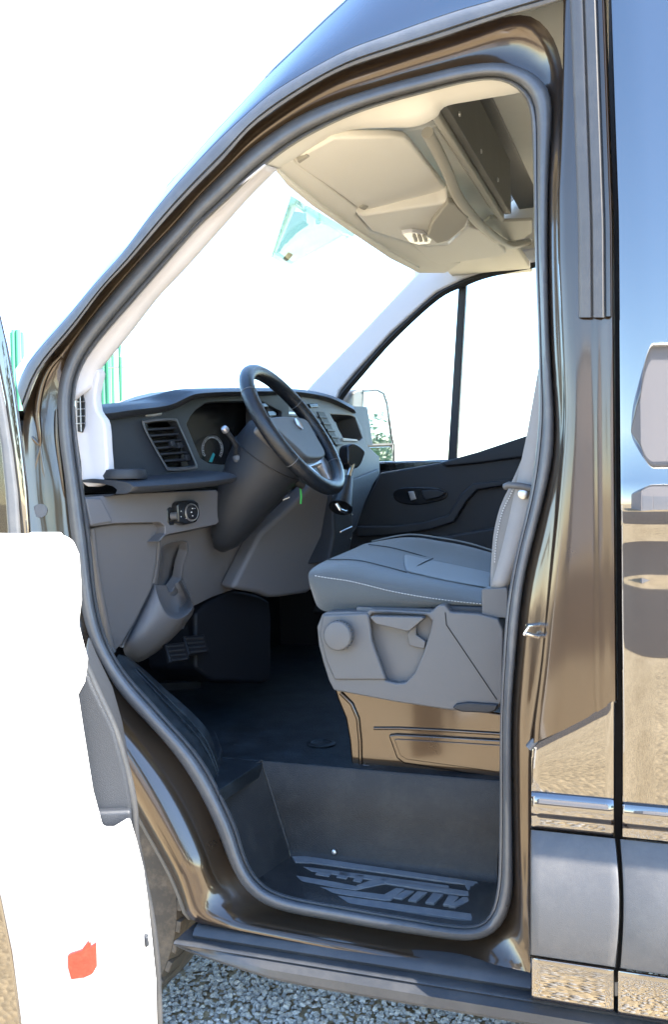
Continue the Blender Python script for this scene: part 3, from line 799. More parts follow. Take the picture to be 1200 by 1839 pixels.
# vent with slats
vt = grp('air_vent')
vq = spl(vent, 60, True)
for nm, k_, pr_ in (('vent_frame', 0, 0),):
    ctr = V((304, 798, 0))
    rings = []
    for s, pr2 in ((1.09, -.002), (1.07, .006), (1.0, .007), (.95, -.004), (.93, -.03)):
        rings.append([pd[2]((ctr + (p - ctr) * s).x, (ctr + (p - ctr) * s).y, pr2) for p in vq])
    loft(nm, rings, 'seat_trim', vt, closed=True, angle=50)
for i, (xa, ya, xb, yb) in enumerate([(262,772,318,768),(267,783,324,779),(273,794,329,790),(279,805,334,801),(286,816,339,812),(294,828,345,824)]):
    slab('slat', [(xa, ya - 2.2), (xb, yb - 2.2), (xb + 2, yb + 1.6), (xa + 2, ya + 1.6)], pd, 'dash', vt, t=.03, bevel=.0012, proud=-.010)
for (x, y) in ((310, 797), (323, 800), (337, 822)):
    slab('vent_tab', [(x - 4, y - 5), (x + 4, y - 6), (x + 6, y + 4), (x - 1, y + 5)], pd, 'dash', vt, t=.01, bevel=.002, proud=-.002)
# ledge with cup ring
le_t = spl([(146,869),(175,866),(260,862),(330,857),(380,852),(404,848)], 24)
def lx(px): return -1.215 + .16 * (px - 150) / 250
rings = []
for dy, dx in ((-6, -.08), (-2, -.02), (0, .0), (4, .022), (11, .034), (18, .030), (23, .016), (24, -.03), (24, -.08)):
    rings.append([PX(p.x, p.y + dy * (1 - .12 * (p.x - 150) / 250), lx(p.x)) + V((dx, 0, 0)) for p in le_t])
    for q_ in rings[-1]: q_.y = max(q_.y, .118)
loft('dash_ledge', rings, 'dash', db, angle=60)
cp = PX(217, 860, -1.20)
lathe('cup_ring', [(.040, -.004), (.052, -.004), (.054, .004), (.050, .017), (.044, .019), (.040, .012), (.038, -.004)], cp + V((0, .012, .003)), (0, 0, 1), 'dash', db, seg=40)
# knee panel
pk = onP((-1.165, .35, 1.2), (1, -.28, .04))
kn = slab('knee_panel', [(152,893),(233,886),(388,880),(398,888),(399,932),(388,942),(345,951),(305,959),(297,962),(290,971),(283,973),(296,958),(296,945),(287,938),(207,940),(163,946)], pk, 'grey', db, t=.05, bevel=.006, seg=3, proud=.012)
slab('knee_panel_end', [(153,894),(182,895),(203,937),(163,944)], pk, 'grey', db, t=.05, bevel=.004, proud=.017)
# headlamp switch and dimmer
sw = grp('headlamp_switch')
slab('switch_body', [(318,905),(324,900),(348,897),(358,903),(360,926),(354,938),(332,943),(320,938)], pk, 'dash_gloss', sw, t=.03, bevel=.006, proud=.032)
c_ = pk[2](343, 920, .034)
ax = (V((1, -.28, .04))).normalized()
lathe('switch_ring', [(.0195, -.003), (.0225, .001), (.0215, .004), (.019, .003), (.018, -.002)], c_, ax, 'silver', sw, seg=36)
lathe('switch_knob', [(.0185, -.002), (.018, .006), (.013, .008), (.001, .0085)], c_, ax, 'dash_gloss', sw, seg=30)
for a in range(0, 360, 60):
    p = c_ + ax * .0086 + (V((0, 1, 0)) * math.cos(R(a)) + V((0, 0, 1)) * math.sin(R(a))) * .0105
    lathe('switch_mark', [(.0014, -.001), (.0012, .0006)], p, ax, 'white_print', sw, seg=8)
for (x, y) in ((325, 918), (334, 931), (325, 928)):
    lathe('switch_mark', [(.0012, -.001), (.001, .0006)], pk[2](x, y, .0325), ax, 'white_print', sw, seg=8)
slab('dimmer_plate', [(300,914),(305,910),(312,912),(315,930),(313,943),(305,944),(301,938)], pk, 'dash_gloss', sw, t=.01, bevel=.003, proud=.014)
tube('dimmer_wheel', [pk[2](307, 927, .016), pk[2](318, 926, .03)], .009, 'seat_trim', sw, seg=14)
# side panel and pocket
slab('dash_side_panel', [(166,948),(207,941),(287,940),(296,948),(296,957),(284,972),(281,1010),(272,1058),(246,1110),(218,1158),(206,1170),(190,1120),(175,1040)], onP((-1.175, .35, 1.2), (1, -.30, -.22)), 'grey', db, t=.05, bevel=.005)
tube('side_panel_edge', [onP((-1.17, .35, 1.2), (1, -.30, -.22))[0](x, y) for x, y in ((164,948),(171,1010),(181,1070),(192,1125),(203,1170))], .007, 'grey', db, seg=8)
# lower cover right of the pocket
pc = onP((-1.19, .35, 1.2), (1, -.15, -.30))
slab('lower_cover', [(283,974),(298,962),(345,953),(399,940),(470,905),(560,880),(560,960),(470,958),(417,1060),(380,1073),(346,1090),(330,1130),(250,1150),(220,1165),(246,1112),(272,1060),(281,1012)], pc, 'grey', db, t=.03, bevel=.003, holes=[[(291,986),(301,977),(320,973),(334,974),(336,990),(329,1012),(324,1040),(309,1061),(291,1066),(285,1050),(289,1015)]])
def pcl(x, y, out): return pc[2](x, y, out)
NP = 40
rim = spl([(277,1050),(281,1066),(288,1086),(298,1104),(310,1112),(324,1112),(338,1103),(346,1091),(342,1076),(333,1058),(325,1042)], NP)
bot = spl([(276,1046),(262,1078),(242,1118),(221,1165),(234,1184),(250,1189),(285,1169),(318,1138),(338,1114),(348,1090),(330,1040)], NP)
of = lambda i, m_: m_ * math.sin(math.pi * (.06 + .88 * i / (NP - 1))) ** .8
def mixc(f_, m_): return [pcl(a.x + (b_.x - a.x) * f_, a.y + (b_.y - a.y) * f_, of(i, m_)) for i, (a, b_) in enumerate(zip(rim, bot))]
def inn_(k_, m_): return [pcl(308 + (p.x - 308) * k_, 1052 + (p.y - 1052) * k_, of(i, m_)) for i, p in enumerate(rim)]
loft('pocket_bin', [mixc(1.0, -.02), mixc(1.0, .012), mixc(.75, .045), mixc(.4, .064), mixc(.12, .072), mixc(.02, .075), inn_(.985, .076), inn_(.95, .072), inn_(.85, .045), inn_(.7, .02), inn_(.3, .008)], 'grey', db, angle=75)
tube('pocket_rib', [pcl(x, y, .006) for x, y in ((284,972),(281,1010),(276,1040),(262,1078),(244,1112),(220,1162))], .006, 'grey', db, seg=8)
rec = spl([(290,985),(300,976),(320,972),(335,973),(337,990),(330,1012),(325,1040),(310,1062),(290,1068),(284,1050),(288,1015)], 40, True)
rc2 = V((312, 1022, 0))
loft('pocket_recess', [[pcl((rc2 + (p - rc2) * s).x, (rc2 + (p - rc2) * s).y, o_) for p in rec] for s, o_ in ((1.02, .002), (1.0, .003), (.97, -.002), (.86, -.03), (.6, -.045), (.1, -.048))], 'grey', db, closed=True, angle=75)
# centre lower panel (pale grey) beside the driver's knee
pcen = onP((-1.06, .80, 1.1), (1, -.45, -.12))
slab('centre_lower_panel', [(416,1058),(440,1010),(467,958),(500,930),(532,900),(560,870),(596,888),(603,915),(602,960),(594,1000),(575,1050),(552,1066),(505,1073),(485,1074),(465,1066)], pcen, 'grey', db, t=.06, bevel=.014, seg=3)
# centre / passenger face
pf = onP((-1.10, 1.2, 1.4), (1, -.06, .18))
slab('centre_face', [(482,708),(560,711),(600,722),(637,742),(650,766),(658,798),(682,820),(683,850),(672,868),(655,905),(640,950),(612,985),(604,960),(604,915),(597,885),(560,870),(482,870)], pf, 'seat_trim', db, t=.08, bevel=.004, seg=2, holes=[[(594,744),(630,746),(638,750),(651,786),(647,791),(618,788)]])  # dark plastic made lighter: windscreen light put into its colour
slab('passenger_glovebox', [(606,872),(640,858),(680,842),(682,854),(670,872),(655,905),(640,948),(612,975)], pf, 'dash', db, t=.02, bevel=.005, proud=.012)
slab('stowage_back', [(580,730),(660,730),(670,800),(580,800)], pf, 'dash', db, t=.01, bevel=0, proud=-.085)
slab('stowage_edge', [(616,786),(642,789),(645,793),(618,792)], pf, 'liner_p', db, t=.01, bevel=.002, proud=.006)
cv = slab('centre_vent', [(570,739),(583,740),(598,770),(612,800),(606,802),(585,770)], pf, 'black_rubber', db, t=.01, bevel=.002, proud=.003)
for k in range(5):
    x = 574 + 7 * k; y = 746 + 12 * k
    slab('centre_vent_slat', [(x, y), (x + 14, y + 2), (x + 15, y + 5), (x + 1, y + 4)], pf, 'dash', db, t=.01, bevel=.001, proud=.007)
slab('radio_strip', [(480,738),(505,737),(550,742),(552,748),(505,746),(484,747)], pf, 'dash_gloss', db, t=.01, bevel=.002, proud=.006)
slab('radio_trim', [(505,738),(546,741),(548,745),(508,743)], pf, 'silver', db, t=.01, bevel=.001, proud=.009)
for (x, y) in ((478, 727), (563, 728)):
    slab('dash_button', [(x - 8, y - 3), (x + 7, y - 4), (x + 10, y + 3), (x - 4, y + 4)], pf, 'dash_gloss', db, t=.01, bevel=.002, proud=.006)
box('brake_bottle', (-1.62, .93, 1.44), (-1.50, 1.06, 1.56), 'dash', db, bevel=.01)
# firewall and footwell
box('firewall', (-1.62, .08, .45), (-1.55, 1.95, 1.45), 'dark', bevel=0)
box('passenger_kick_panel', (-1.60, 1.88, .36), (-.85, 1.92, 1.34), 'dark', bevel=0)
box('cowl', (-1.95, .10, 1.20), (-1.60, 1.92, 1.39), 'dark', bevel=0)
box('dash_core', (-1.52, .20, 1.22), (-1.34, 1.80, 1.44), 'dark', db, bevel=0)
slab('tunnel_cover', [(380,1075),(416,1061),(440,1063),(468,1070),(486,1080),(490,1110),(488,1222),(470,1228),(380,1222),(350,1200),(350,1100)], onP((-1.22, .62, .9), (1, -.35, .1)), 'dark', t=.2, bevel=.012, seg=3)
# pedals
for (x, y, s) in ((318, 1172, 1.0), (352, 1158, 1.05)):
    pp = onP((-1.22, .42, .85), (.9, -.25, .5))
    pe = slab('pedal', [(x - 22 * s, y - 16), (x + 14 * s, y - 20), (x + 24 * s, y + 12), (x - 12 * s, y + 18)], pp, 'dark', t=.015, bevel=.004)
    for k in range(4):
        slab('pedal_rib', [(x - 18 * s + 3 * k, y - 12 + 8 * k), (x + 12 * s + 2 * k, y - 15 + 8 * k), (x + 13 * s + 2 * k, y - 12 + 8 * k), (x - 17 * s + 3 * k, y - 9 + 8 * k)], pp, 'black_rubber', pe, t=.006, bevel=.001, proud=.004)
slab('heel_trim', [(255,1212),(360,1212),(362,1222),(300,1226),(250,1226)], onZ(.66), 'dark', t=-.03, bevel=.004)

# floor, step well, kick trim
xl0 = PY(470, 1370, .268).x
box('floor_mat', (-1.56, .272, .60), (.10, 1.90, .632), 'mat', bevel=.004)
slab('floor_mat_corner', [(476,1366),(393,1419),(386,1400),(388,1340),(480,1330)], onZ(.6305), 'mat', t=-.03, bevel=.002)
slab('mat_step', [(350,1300),(388,1312),(400,1345),(392,1372),(360,1372)], onZ(.64), 'mat', t=-.03, bevel=.008)
lathe('mat_fixing', [(.034, -.002), (.036, .002), (.026, .005), (.022, .003), (.001, .003)], PZ(577, 1336, .634), (0, 0, 1), 'mat', seg=24)
q1 = spl([(212,1175),(235,1205),(270,1245),(305,1285),(345,1330),(378,1378),(402,1430)], 30)
q2 = spl([(230,1180),(262,1205),(300,1240),(340,1275),(372,1310),(388,1350),(396,1402)], 30)
q0 = spl([(205,1195),(232,1222),(268,1260),(300,1297),(340,1342),(372,1388),(398,1440)], 30)
loft('kick_trim', [[PY(p.x, p.y, .10) for p in q0], [PY(p.x, p.y, .125) for p in q1], [PY((a.x + b_.x) / 2, (a.y + b_.y) / 2, .165) for a, b_ in zip(q1, q2)], [PY(p.x, p.y, .20) for p in q2], [PY(p.x, p.y + 6, .28) for p in q2]], 'mat', angle=50)
for off in (.35, .6):
    tube('kick_rib', [PY(a.x + (b_.x - a.x) * off, a.y + (b_.y - a.y) * off, .125 + .075 * off - .004) for a, b_ in zip(q1, q2)][3:], .0022, 'mat', seg=6)
YB = .268
tl = PY(470, 1370, YB)
zf = .632; zs = .428
def F3(x, y, z): return V((x, y, z))
xL_t, xL_b = tl.x, PY(523, 1527, .25).x
xR = PY(895, 1411, YB).x + .12
# riser
loft('step_riser', [[V((xL_t - .004 + .010 * k, YB + .0, zf + .001)) if False else V((xL_t + (xR - xL_t) * k / 12, YB, zf + .0005)) for k in range(13)],
                    [V((xL_t + .001 + (xR - xL_t - .001) * k / 12, YB - .004, zf - .004)) for k in range(13)],
                    [V((xL_t + (xL_b - xL_t) * .5 + (xR - xL_t - (xL_b - xL_t) * .5) * k / 12, YB - .010, (zf + zs) / 2)) for k in range(13)],
                    [V((xL_b - .006 + (xR - xL_b + .006) * k / 12, YB - .018, zs + .016)) for k in range(13)],
                    [V((xL_b + (xR - xL_b) * k / 12, YB - .024, zs + .004)) for k in range(13)],
                    [V((xL_b + .004 + (xR - xL_b - .004) * k / 12, YB - .034, zs)) for k in range(13)]], 'step', angle=70)
# end wall of the step well
wa = [V((xL_t, YB, zf + .0005)), V((xL_t + (xL_b - xL_t) * .5, YB - .010, (zf + zs) / 2)), V((xL_b - .006, YB - .018, zs + .016)), V((xL_b + .002, YB - .028, zs))]
wb = [PY(388, 1422, .135), PY(420, 1480, .12), PY(445, 1555, .10), PY(460, 1580, .09)]
loft('step_end_wall', [[a.lerp(b_, u) for a, b_ in zip(wa, wb)] for u in (0, .25, .5, .75, 1)], 'step', angle=60)
tube('step_edge', [wa[0] + V((0, 0, .001)), wb[0]], .0035, 'step', seg=8)
tube('step_edge', [wa[0], wa[1], wa[2]], .004, 'step', seg=8)
# step tread
fr_i = [k for k in range(NL) if 432 < SI[k].x < 897 and SI[k].y > 1500 and SI[k].y > 1560 - (SI[k].x > 800) * 200]
front_e = [PY(SI[k].x, SI[k].y, ysk(SI[k].y) + .085) for k in fr_i]
front_e = spl(front_e, 40)
back_e = spl([wb[3], wb[3].lerp(wa[3], .5), wa[3], V((xL_b + .05, YB - .034, zs)), V((xR - .06, YB - .034, zs)), V((xR - .02, YB - .034, zs))], 40)
if (front_e[0] - back_e[0]).length > (front_e[-1] - back_e[0]).length: front_e.reverse()
loft('step_floor', [back_e] + [[a.lerp(b_, u) for a, b_ in zip(back_e, front_e)] for u in (.25, .5, .75)] + [front_e, [p + V((0, -.02, -.03)) for p in front_e]], 'step', angle=50)
fp0 = V((xL_b + .3, YB - .034, zs)); fpf = PY(733, 1647, .085)
fn_ = (fpf - fp0).cross(V((1, 0, 0))).normalized()
pst = onP(tuple(fp0 + V((0, 0, .0035))), tuple(fn_))
ST = [[(524,1538),(548,1537),(836,1580),(836,1588),(560,1549),(530,1548)],
      [(836,1580),(858,1583),(868,1604),(864,1611),(846,1609),(836,1590)],
      [(545,1556),(640,1568),(806,1590),(807,1597),(650,1577),(560,1564)],
      [(690,1577),(846,1601),(848,1610),(692,1586)],
      [(640,1590),(672,1578),(692,1577),(692,1586),(655,1594)],
      [(520,1570),(600,1583),(655,1594),(640,1598),(600,1593),(526,1580)],
      [(500,1583),(690,1606),(712,1594),(727,1596),(702,1616),(690,1616),(505,1592)],
      [(728,1598),(744,1600),(722,1614),(706,1612)], [(750,1600),(768,1602),(748,1618),(733,1616)], [(778,1603),(797,1606),(780,1622),(764,1620)], [(806,1607),(825,1610),(812,1625),(796,1624)], [(832,1610),(857,1613),(818,1628),(806,1627)],
      [(575,1560),(600,1563),(590,1574),(566,1570)], [(612,1564),(632,1567),(622,1578),(604,1575)], [(640,1570),(656,1572),(648,1584),(634,1581)],
      [(490,1594),(600,1607),(851,1641),(847,1652),(600,1618),(494,1602)]]
for s in ST: slab('tread_strip', s, pst, 'tread', t=.006, bevel=.0008)
lathe('step_screw', [(.006, -.002), (.005, .002), (.001, .003)], PY(600, 1530, .245), (0, -1, .2), 'steel', seg=12)

# ================================================================== STEERING
phi = R(33)
wc = PY(527, 771, .55)
a_ = V((math.cos(phi), 0, math.sin(phi))); lat = V((0, 1, 0)); upv = V((-math.sin(phi), 0, math.cos(phi)))
sw = grp('steering_wheel')
tube('rim', [wc + (lat * math.cos(t) + upv * math.sin(t)) * .1825 for t in [2 * math.pi * k / 72 for k in range(72)]], .0195, 'leather', sw, seg=16, closed=True)
for t in (R(32), R(148), R(215), R(325)):
    c_ = wc + (lat * math.cos(t) + upv * math.sin(t)) * .1825
    tg = (-lat * math.sin(t) + upv * math.cos(t))
    lathe('rim_seam', [(.0197, -.001), (.0201, 0), (.0197, .001)], c_, tg, 'seat_trim', sw, seg=20)
pw = onP(tuple(wc + a_ * .012), tuple(a_))
hub = slab('airbag_cover', [(480,754),(488,749),(510,746),(545,750),(556,760),(570,785),(585,812),(583,820),(574,823),(553,821),(535,805),(510,783)], pw, 'seat_trim', sw, t=.05, bevel=.012, seg=4, smooth_n=40)  # lighter than the dash plastic to stand for light from the windscreen
em = pw[0](536, 762) + a_ * .001
lathe('emblem', [(.016, -.002), (.0175, .001), (.0165, .0025), (.015, .0015), (.001, .0015)], em, a_, 'silver', sw, seg=30)
sp = onP(tuple(wc - a_ * .008), tuple(a_))
slab('spoke', [(474,752),(486,752),(520,786),(525,805),(512,800),(490,778)], sp, 'leather', sw, t=.02, bevel=.004)
slab('spoke_buttons', [(488,760),(496,762),(516,786),(516,794),(504,786)], onP(tuple(wc + a_ * .002), tuple(a_)), 'silver', sw, t=.01, bevel=.002)
slab('spoke', [(548,752),(566,757),(588,778),(592,800),(575,795),(560,772)], sp, 'leather', sw, t=.02, bevel=.004)
slab('spoke_buttons', [(560,760),(572,764),(582,778),(580,788),(570,782)], onP(tuple(wc + a_ * .002), tuple(a_)), 'dash_gloss', sw, t=.01, bevel=.003)
slab('lower_spoke', [(538,818),(560,824),(585,822),(611,862),(604,876),(575,864),(548,842)], sp, 'silver', sw, t=.02, bevel=.004, holes=[[(560,838),(578,832),(594,860),(580,856)]])
# column shroud
path = [(508,785,.080),(500,795,.094),(482,822,.100),(464,852,.092),(443,890,.076),(422,932,.060),(404,968,.040),(394,986,.016)]
pc3 = [PY(x, y, .55) for x, y, r_ in path]
sec = []
for i, (x, y, r_) in enumerate(path):
    tg = (pc3[min(7, i + 1)] - pc3[max(0, i - 1)]).normalized()
    u2 = tg.cross(lat).normalized()
    sec.append([pc3[i] + lat * (min(.098, r_ * 1.25) * math.cos(t)) + u2 * (r_ * math.sin(t)) for t in [2 * math.pi * j_ / 40 for j_ in range(40)]])
loft('column_shroud', sec, 'dash', closed=True, caps=True, angle=60)
tube('shroud_groove', [s.lerp(pc3[2], -.004) for s in sec[2]], .0018, 'black_rubber', closed=True, seg=6)
# indicator stalk
s0 = PY(424, 800, .44); s1 = PY(405, 773, .40)
sk = tube('indicator_stalk', [s0 + V((-.02, .03, -.03)), s0, s0.lerp(s1, .5) + V((0, 0, .003)), s1], .0062, 'dash', seg=12)
lathe('stalk_end', [(.004, -.004), (.0085, -.003), (.0095, .003), (.0075, .010), (.002, .012)], s1, (s1 - s0), 'silver', sk, seg=14)
lathe('stalk_base', [(.010, -.006), (.011, .0), (.006, .006)], PY(426, 823, .46), (.5, -.8, .2), 'seat_trim', sk, seg=16)
# ignition key with green cord
kt = bpy.data.objects.new('green_key_tag', None)
p0 = PY(540, 872, .62)
tb = tube('green_key_tag', [PY(539, 869, .62), PY(540, 880, .62), PY(541, 892, .62), PY(540, 905, .62)], .0028, 'green_tag', None, seg=8)
bpy.data.objects.remove(kt)
tb['label'] = 'thin green cord hanging from the ignition under the steering wheel'; tb['category'] = 'key tag'
tube('steering_lock', [PY(528, 862, .60), PY(545, 872, .62)], .012, 'dash', seg=12)
# lower column edge trims
tube('column_clip', [PY(508, 898, .62), PY(520, 893, .63)], .002, 'silver', seg=6)
# gear lever
gl_ = grp('gear_lever')
gx = -.93
g0 = PX(614, 905, gx); g1_ = PX(628, 850, gx); g2_ = PX(638, 822, gx); 
tube('lever_shaft', [g0, g1_, g2_], .0085, 'chrome', gl_, seg=12)
kp = onP(tuple(PX(640, 818, gx)), (.9, -.4, .1))
slab('knob', [(626,812),(628,800),(636,796),(646,800),(657,810),(655,820),(648,836),(638,841),(627,832)], kp, 'dash_gloss', gl_, t=.045, bevel=.013, seg=4, proud=.02, smooth_n=30)
tube('lever_boot', [PX(612, 912, gx), PX(617, 892, gx), PX(622, 874, gx), PX(626, 858, gx)], (lambda s: .036 - .022 * s), 'leather', gl_, seg=16)
tube('boot_ring', [PX(604, 905, gx + .02), PX(610, 915, gx + .03), PX(620, 919, gx + .03), PX(629, 914, gx + .02), PX(630, 900, gx)], .005, 'chrome', gl_, seg=8)
slab('gear_console', [(598,885),(612,902),(634,905),(636,960),(628,1000),(590,1010),(600,960)], onP(tuple(PX(614, 920, gx - .02)), (1, -.2, .1)), 'dash', t=.12, bevel=.01)
for (x, y) in ((632, 925), (630, 968)): lathe('console_screw', [(.004, -.003), (.004, .002), (.001, .003)], PX(x, y, gx), (1, -.3, 0), 'chrome', seg=10)
tube('console_trim', [PX(612, 955, gx + .01), PX(632, 946, gx + .0)], .002, 'silver', seg=6)

# ================================================================== DRIVER'S SEAT
seat = grp('driver_seat')
N = 22
K = [([(560,1062),(580,1098),(667,1094),(760,1091),(872,1090)], .32),
     ([(556,1050),(578,1075),(660,1078),(760,1082),(872,1088)], .292),
     ([(553,1034),(590,1040),(660,1052),(760,1072),(872,1084)], .288),
     ([(556,1025),(600,1024),(700,1044),(800,1062),(876,1078)], .305),
     ([(566,1017),(620,1013),(700,1030),(800,1047),(878,1064)], .345),
     ([(580,1009),(640,1008),(731,1030),(800,1046),(880,1060)], .40),
     ([(600,1000),(660,1000),(745,1020),(810,1034),(882,1048)], .50),
     ([(625,990),(690,990),(770,1006),(820,1016),(884,1030)], .62),
     ([(645,981),(700,976),(775,992),(830,998),(886,1008)], .70),
     ([(660,974),(733,962),(792,968),(840,977),(888,990)], .77),
     ([(672,976),(735,966),(792,974),(840,984),(888,998)], .82)]
loft('cushion', [[PY(p.x, p.y, Y) for p in spl(k, N)] for k, Y in K] + [[PY(p.x, p.y + 60, .84) for p in spl(K[-1][0], N)]], 'fabric', seat, sub=2, angle=180)
q = spl([(731,1035),(752,1019),(775,1004),(830,1016),(880,1029)], 24)
for pts_, Yf in (([(587,1006),(640,1007),(690,1018),(731,1029)], lambda x: .40), ([(731,1030),(745,1021),(760,1012),(778,1004)], lambda x: .42 + (x - 731) / 47 * .20), ([(662,979),(700,984),(740,994),(778,1005),(830,1016),(880,1029)], lambda x: .645)):
    tube('cushion_seam', [PY(p.x, p.y - 1.2, Yf(p.x)) for p in spl(pts_, 24)], .0014, 'seam', seat, seg=6)
cu = spl([(566,1034),(590,1038),(625,1043),(660,1051),(700,1061),(760,1072),(820,1080),(870,1085)], 110)
for i in range(0, 109, 2):
    tube('stitch', [PY(cu[i].x, cu[i].y, .2885), PY(cu[i + 1].x, cu[i + 1].y, .2885)], .0008, 'thread', seat, seg=4)
tube('cushion_piping', [PY(p.x, p.y - 1, .775) for p in spl([(668,973),(733,961),(792,967),(840,976),(884,989)], 30)], .002, 'fabric_in', seat, seg=6)
KR = [[PY(p.x, p.y, Y) for p in spl(k, N)] for k, Y in K[5:8]]
ins = []
for f_ in (0.06, .3, .6, 1.0, 1.3, 1.6, 1.9):
    i0 = min(1, int(f_)); a0, a1 = KR[i0], KR[i0 + 1]
    rowp = [a.lerp(b_, f_ - i0) + V((0, 0, .004)) for a, b_ in zip(a0, a1)]
    st0 = 10.5 - 1.2 * f_
    ins.append([rowp[int(q_)].lerp(rowp[min(N - 1, int(q_) + 1)], q_ - int(q_)) for q_ in [st0 + (N - 1.001 - st0) * k_ / 12 for k_ in range(13)]])
loft('cushion_insert', ins, 'fabric_in', seat, sub=1, solid=.004, angle=180)
tr = onY(.262)
out = [(578,1103),(587,1099),(620,1098),(659,1099),(664,1094),(720,1096),(773,1099),(788,1086),(800,1086),(810,1099),(860,1102),(896,1111),(905,1132),(903,1258),(893,1276),(878,1281),(812,1276),(710,1261),(599,1240),(590,1222),(580,1190),(572,1159),(569,1126)]
rech = [(662,1112),(667,1102),(700,1102),(768,1106),(776,1115),(772,1135),(762,1168),(745,1208),(728,1226),(712,1227),(692,1222),(676,1180),(666,1150)]
slab('side_cover', out, tr, 'seat_trim', seat, t=.06, holes=[rech], bevel=.007, seg=3)
slab('cover_recess', [(640,1090),(790,1095),(790,1240),(640,1235)], onY(.284), 'seat_trim', seat, t=.02, bevel=.002)
slab('cover_shoulder', [(579,1104),(660,1101),(664,1112),(668,1150),(694,1222),(600,1222),(584,1185),(573,1140)], onY(.2555), 'seat_trim', seat, t=.012, bevel=.006, seg=3)
slab('tilt_lever', [(664,1109),(668,1106),(757,1108),(762,1111),(736,1133),(730,1134),(675,1121)], onY(.244), 'seat_trim', seat, t=.03, bevel=.005, seg=3)
slab('tilt_lever_arm', [(738,1128),(748,1121),(748,1140),(765,1152),(762,1166),(735,1160),(731,1140)], onY(.268), 'seat_trim', seat, t=.012, bevel=.003)
kc = PY(611, 1140, .250)
lathe('lumbar_knob', [(.030, .0), (.0325, -.003), (.0325, -.018), (.030, -.021), (.026, -.022), (.001, -.0225)], kc, (0, 1, 0), 'seat_trim', seat, seg=40)
for k in range(26):
    t = 2 * math.pi * k / 26
    tube('knob_rib', [kc + V((math.cos(t) * .0325, -.003, math.sin(t) * .0325)), kc + V((math.cos(t) * .0325, -.017, math.sin(t) * .0325))], .0016, 'seat_trim', seat, seg=5)
tube('cover_joint', [PY(800, 1100, .2612), PY(802, 1122, .2612), PY(850, 1193, .2612), PY(893, 1257, .2612)], .0012, 'black_rubber', seat, seg=5)
slab('cover_foot', [(812,1272),(820,1264),(840,1261),(896,1265),(890,1278),(876,1281),(830,1279)], onY(.255), 'dash', seat, t=.02, bevel=.004)
# pedestal
pb = grp('seat_pedestal')
slab('pedestal_side', [(600,1236),(897,1280),(930,1284),(930,1419),(640,1388),(632,1386),(627,1330),(620,1290),(606,1256)], onY(.312), 'paint_in', pb, t=.45, bevel=.006, seg=3)
tube('pedestal_rib', [PY(x, y, .311) for x, y in ((612,1244),(632,1264),(643,1290),(647,1330),(648,1386))], .005, 'paint_in', pb, seg=10)
slab('embossed_panel', [(697,1320),(712,1318),(930,1330),(930,1404),(725,1372),(712,1362)], onY(.304), 'paint_in', pb, t=.012, bevel=.005, seg=3)
slab('embossed_centre', [(708,1328),(715,1327),(930,1340),(930,1392),(730,1364),(719,1357)], onY(.301), 'paint_in', pb, t=.006, bevel=.002, seg=2)
tube('pedestal_groove', [PY(x, y, .311) for x, y in ((672,1308),(720,1308),(800,1312),(900,1318))], .004, 'paint_in', pb, seg=8)
slab('pedestal_lower_flange', [(650,1372),(720,1384),(930,1410),(930,1420),(720,1398),(650,1388)], onY(.300), 'paint_in', pb, t=.012, bevel=.004)
# backrest, belt, buckle housing
front = spl([(880,1062),(882,1010),(887,955),(899,908),(914,876),(938,822),(958,762),(974,690),(990,600)], 26)
rings = []
for Y, dx in ((.75, 3), (.70, -6), (.62, 2), (.52, 8), (.42, 4), (.335, -4), (.305, 0), (.30, 8), (.302, 60)):
    rings.append([PY(p.x, p.y, .30) + V(((dx) * .0011, Y - .30, 0)) for p in front])
loft('backrest', rings, 'fabric_grey', seat, angle=180)
q = spl([(889,1010),(893,965),(903,920),(917,890),(925,872)], 60)
for i in range(0, 59, 2):
    tube('stitch', [PY(q[i].x, q[i].y, .298), PY(q[i + 1].x, q[i + 1].y, .298)], .0011, 'thread', seat, seg=4)
bl = spl([(985,560),(968,660),(955,735),(945,790),(930,860),(915,930),(898,1000),(882,1056)], 30)
br = spl([(1040,560),(1022,660),(1010,735),(1000,790),(985,860),(960,930),(935,1000),(912,1056)], 30)
loft('belt_webbing', [[PY(p.x, p.y, .283) for p in bl], [PY((a.x + b_.x) / 2, (a.y + b_.y) / 2, .277) for a, b_ in zip(bl, br)], [PY(p.x, p.y, .283) for p in br]], 'belt', seat, solid=.0016)
tube('belt_guide', [PY(908, 874, .275), PY(914, 871, .268), PY(935, 873, .266), PY(960, 878, .27)], .0072, 'seat_trim', seat, seg=12)
lathe('guide_bolt', [(.011, .003), (.011, -.004), (.007, -.006), (.001, -.006)], PY(941, 887, .272), (0, 1, 0), 'steel', seat, seg=18)
slab('buckle_housing', [(865,1060),(869,1057),(909,1055),(913,1058),(912,1110),(866,1110)], onY(.272), 'seat_trim', seat, t=.05, bevel=.003)
slab('seat_hinge_cover', [(800,1092),(812,1088),(868,1090),(868,1104),(812,1102)], onY(.285), 'dash', seat, t=.03, bevel=.004)

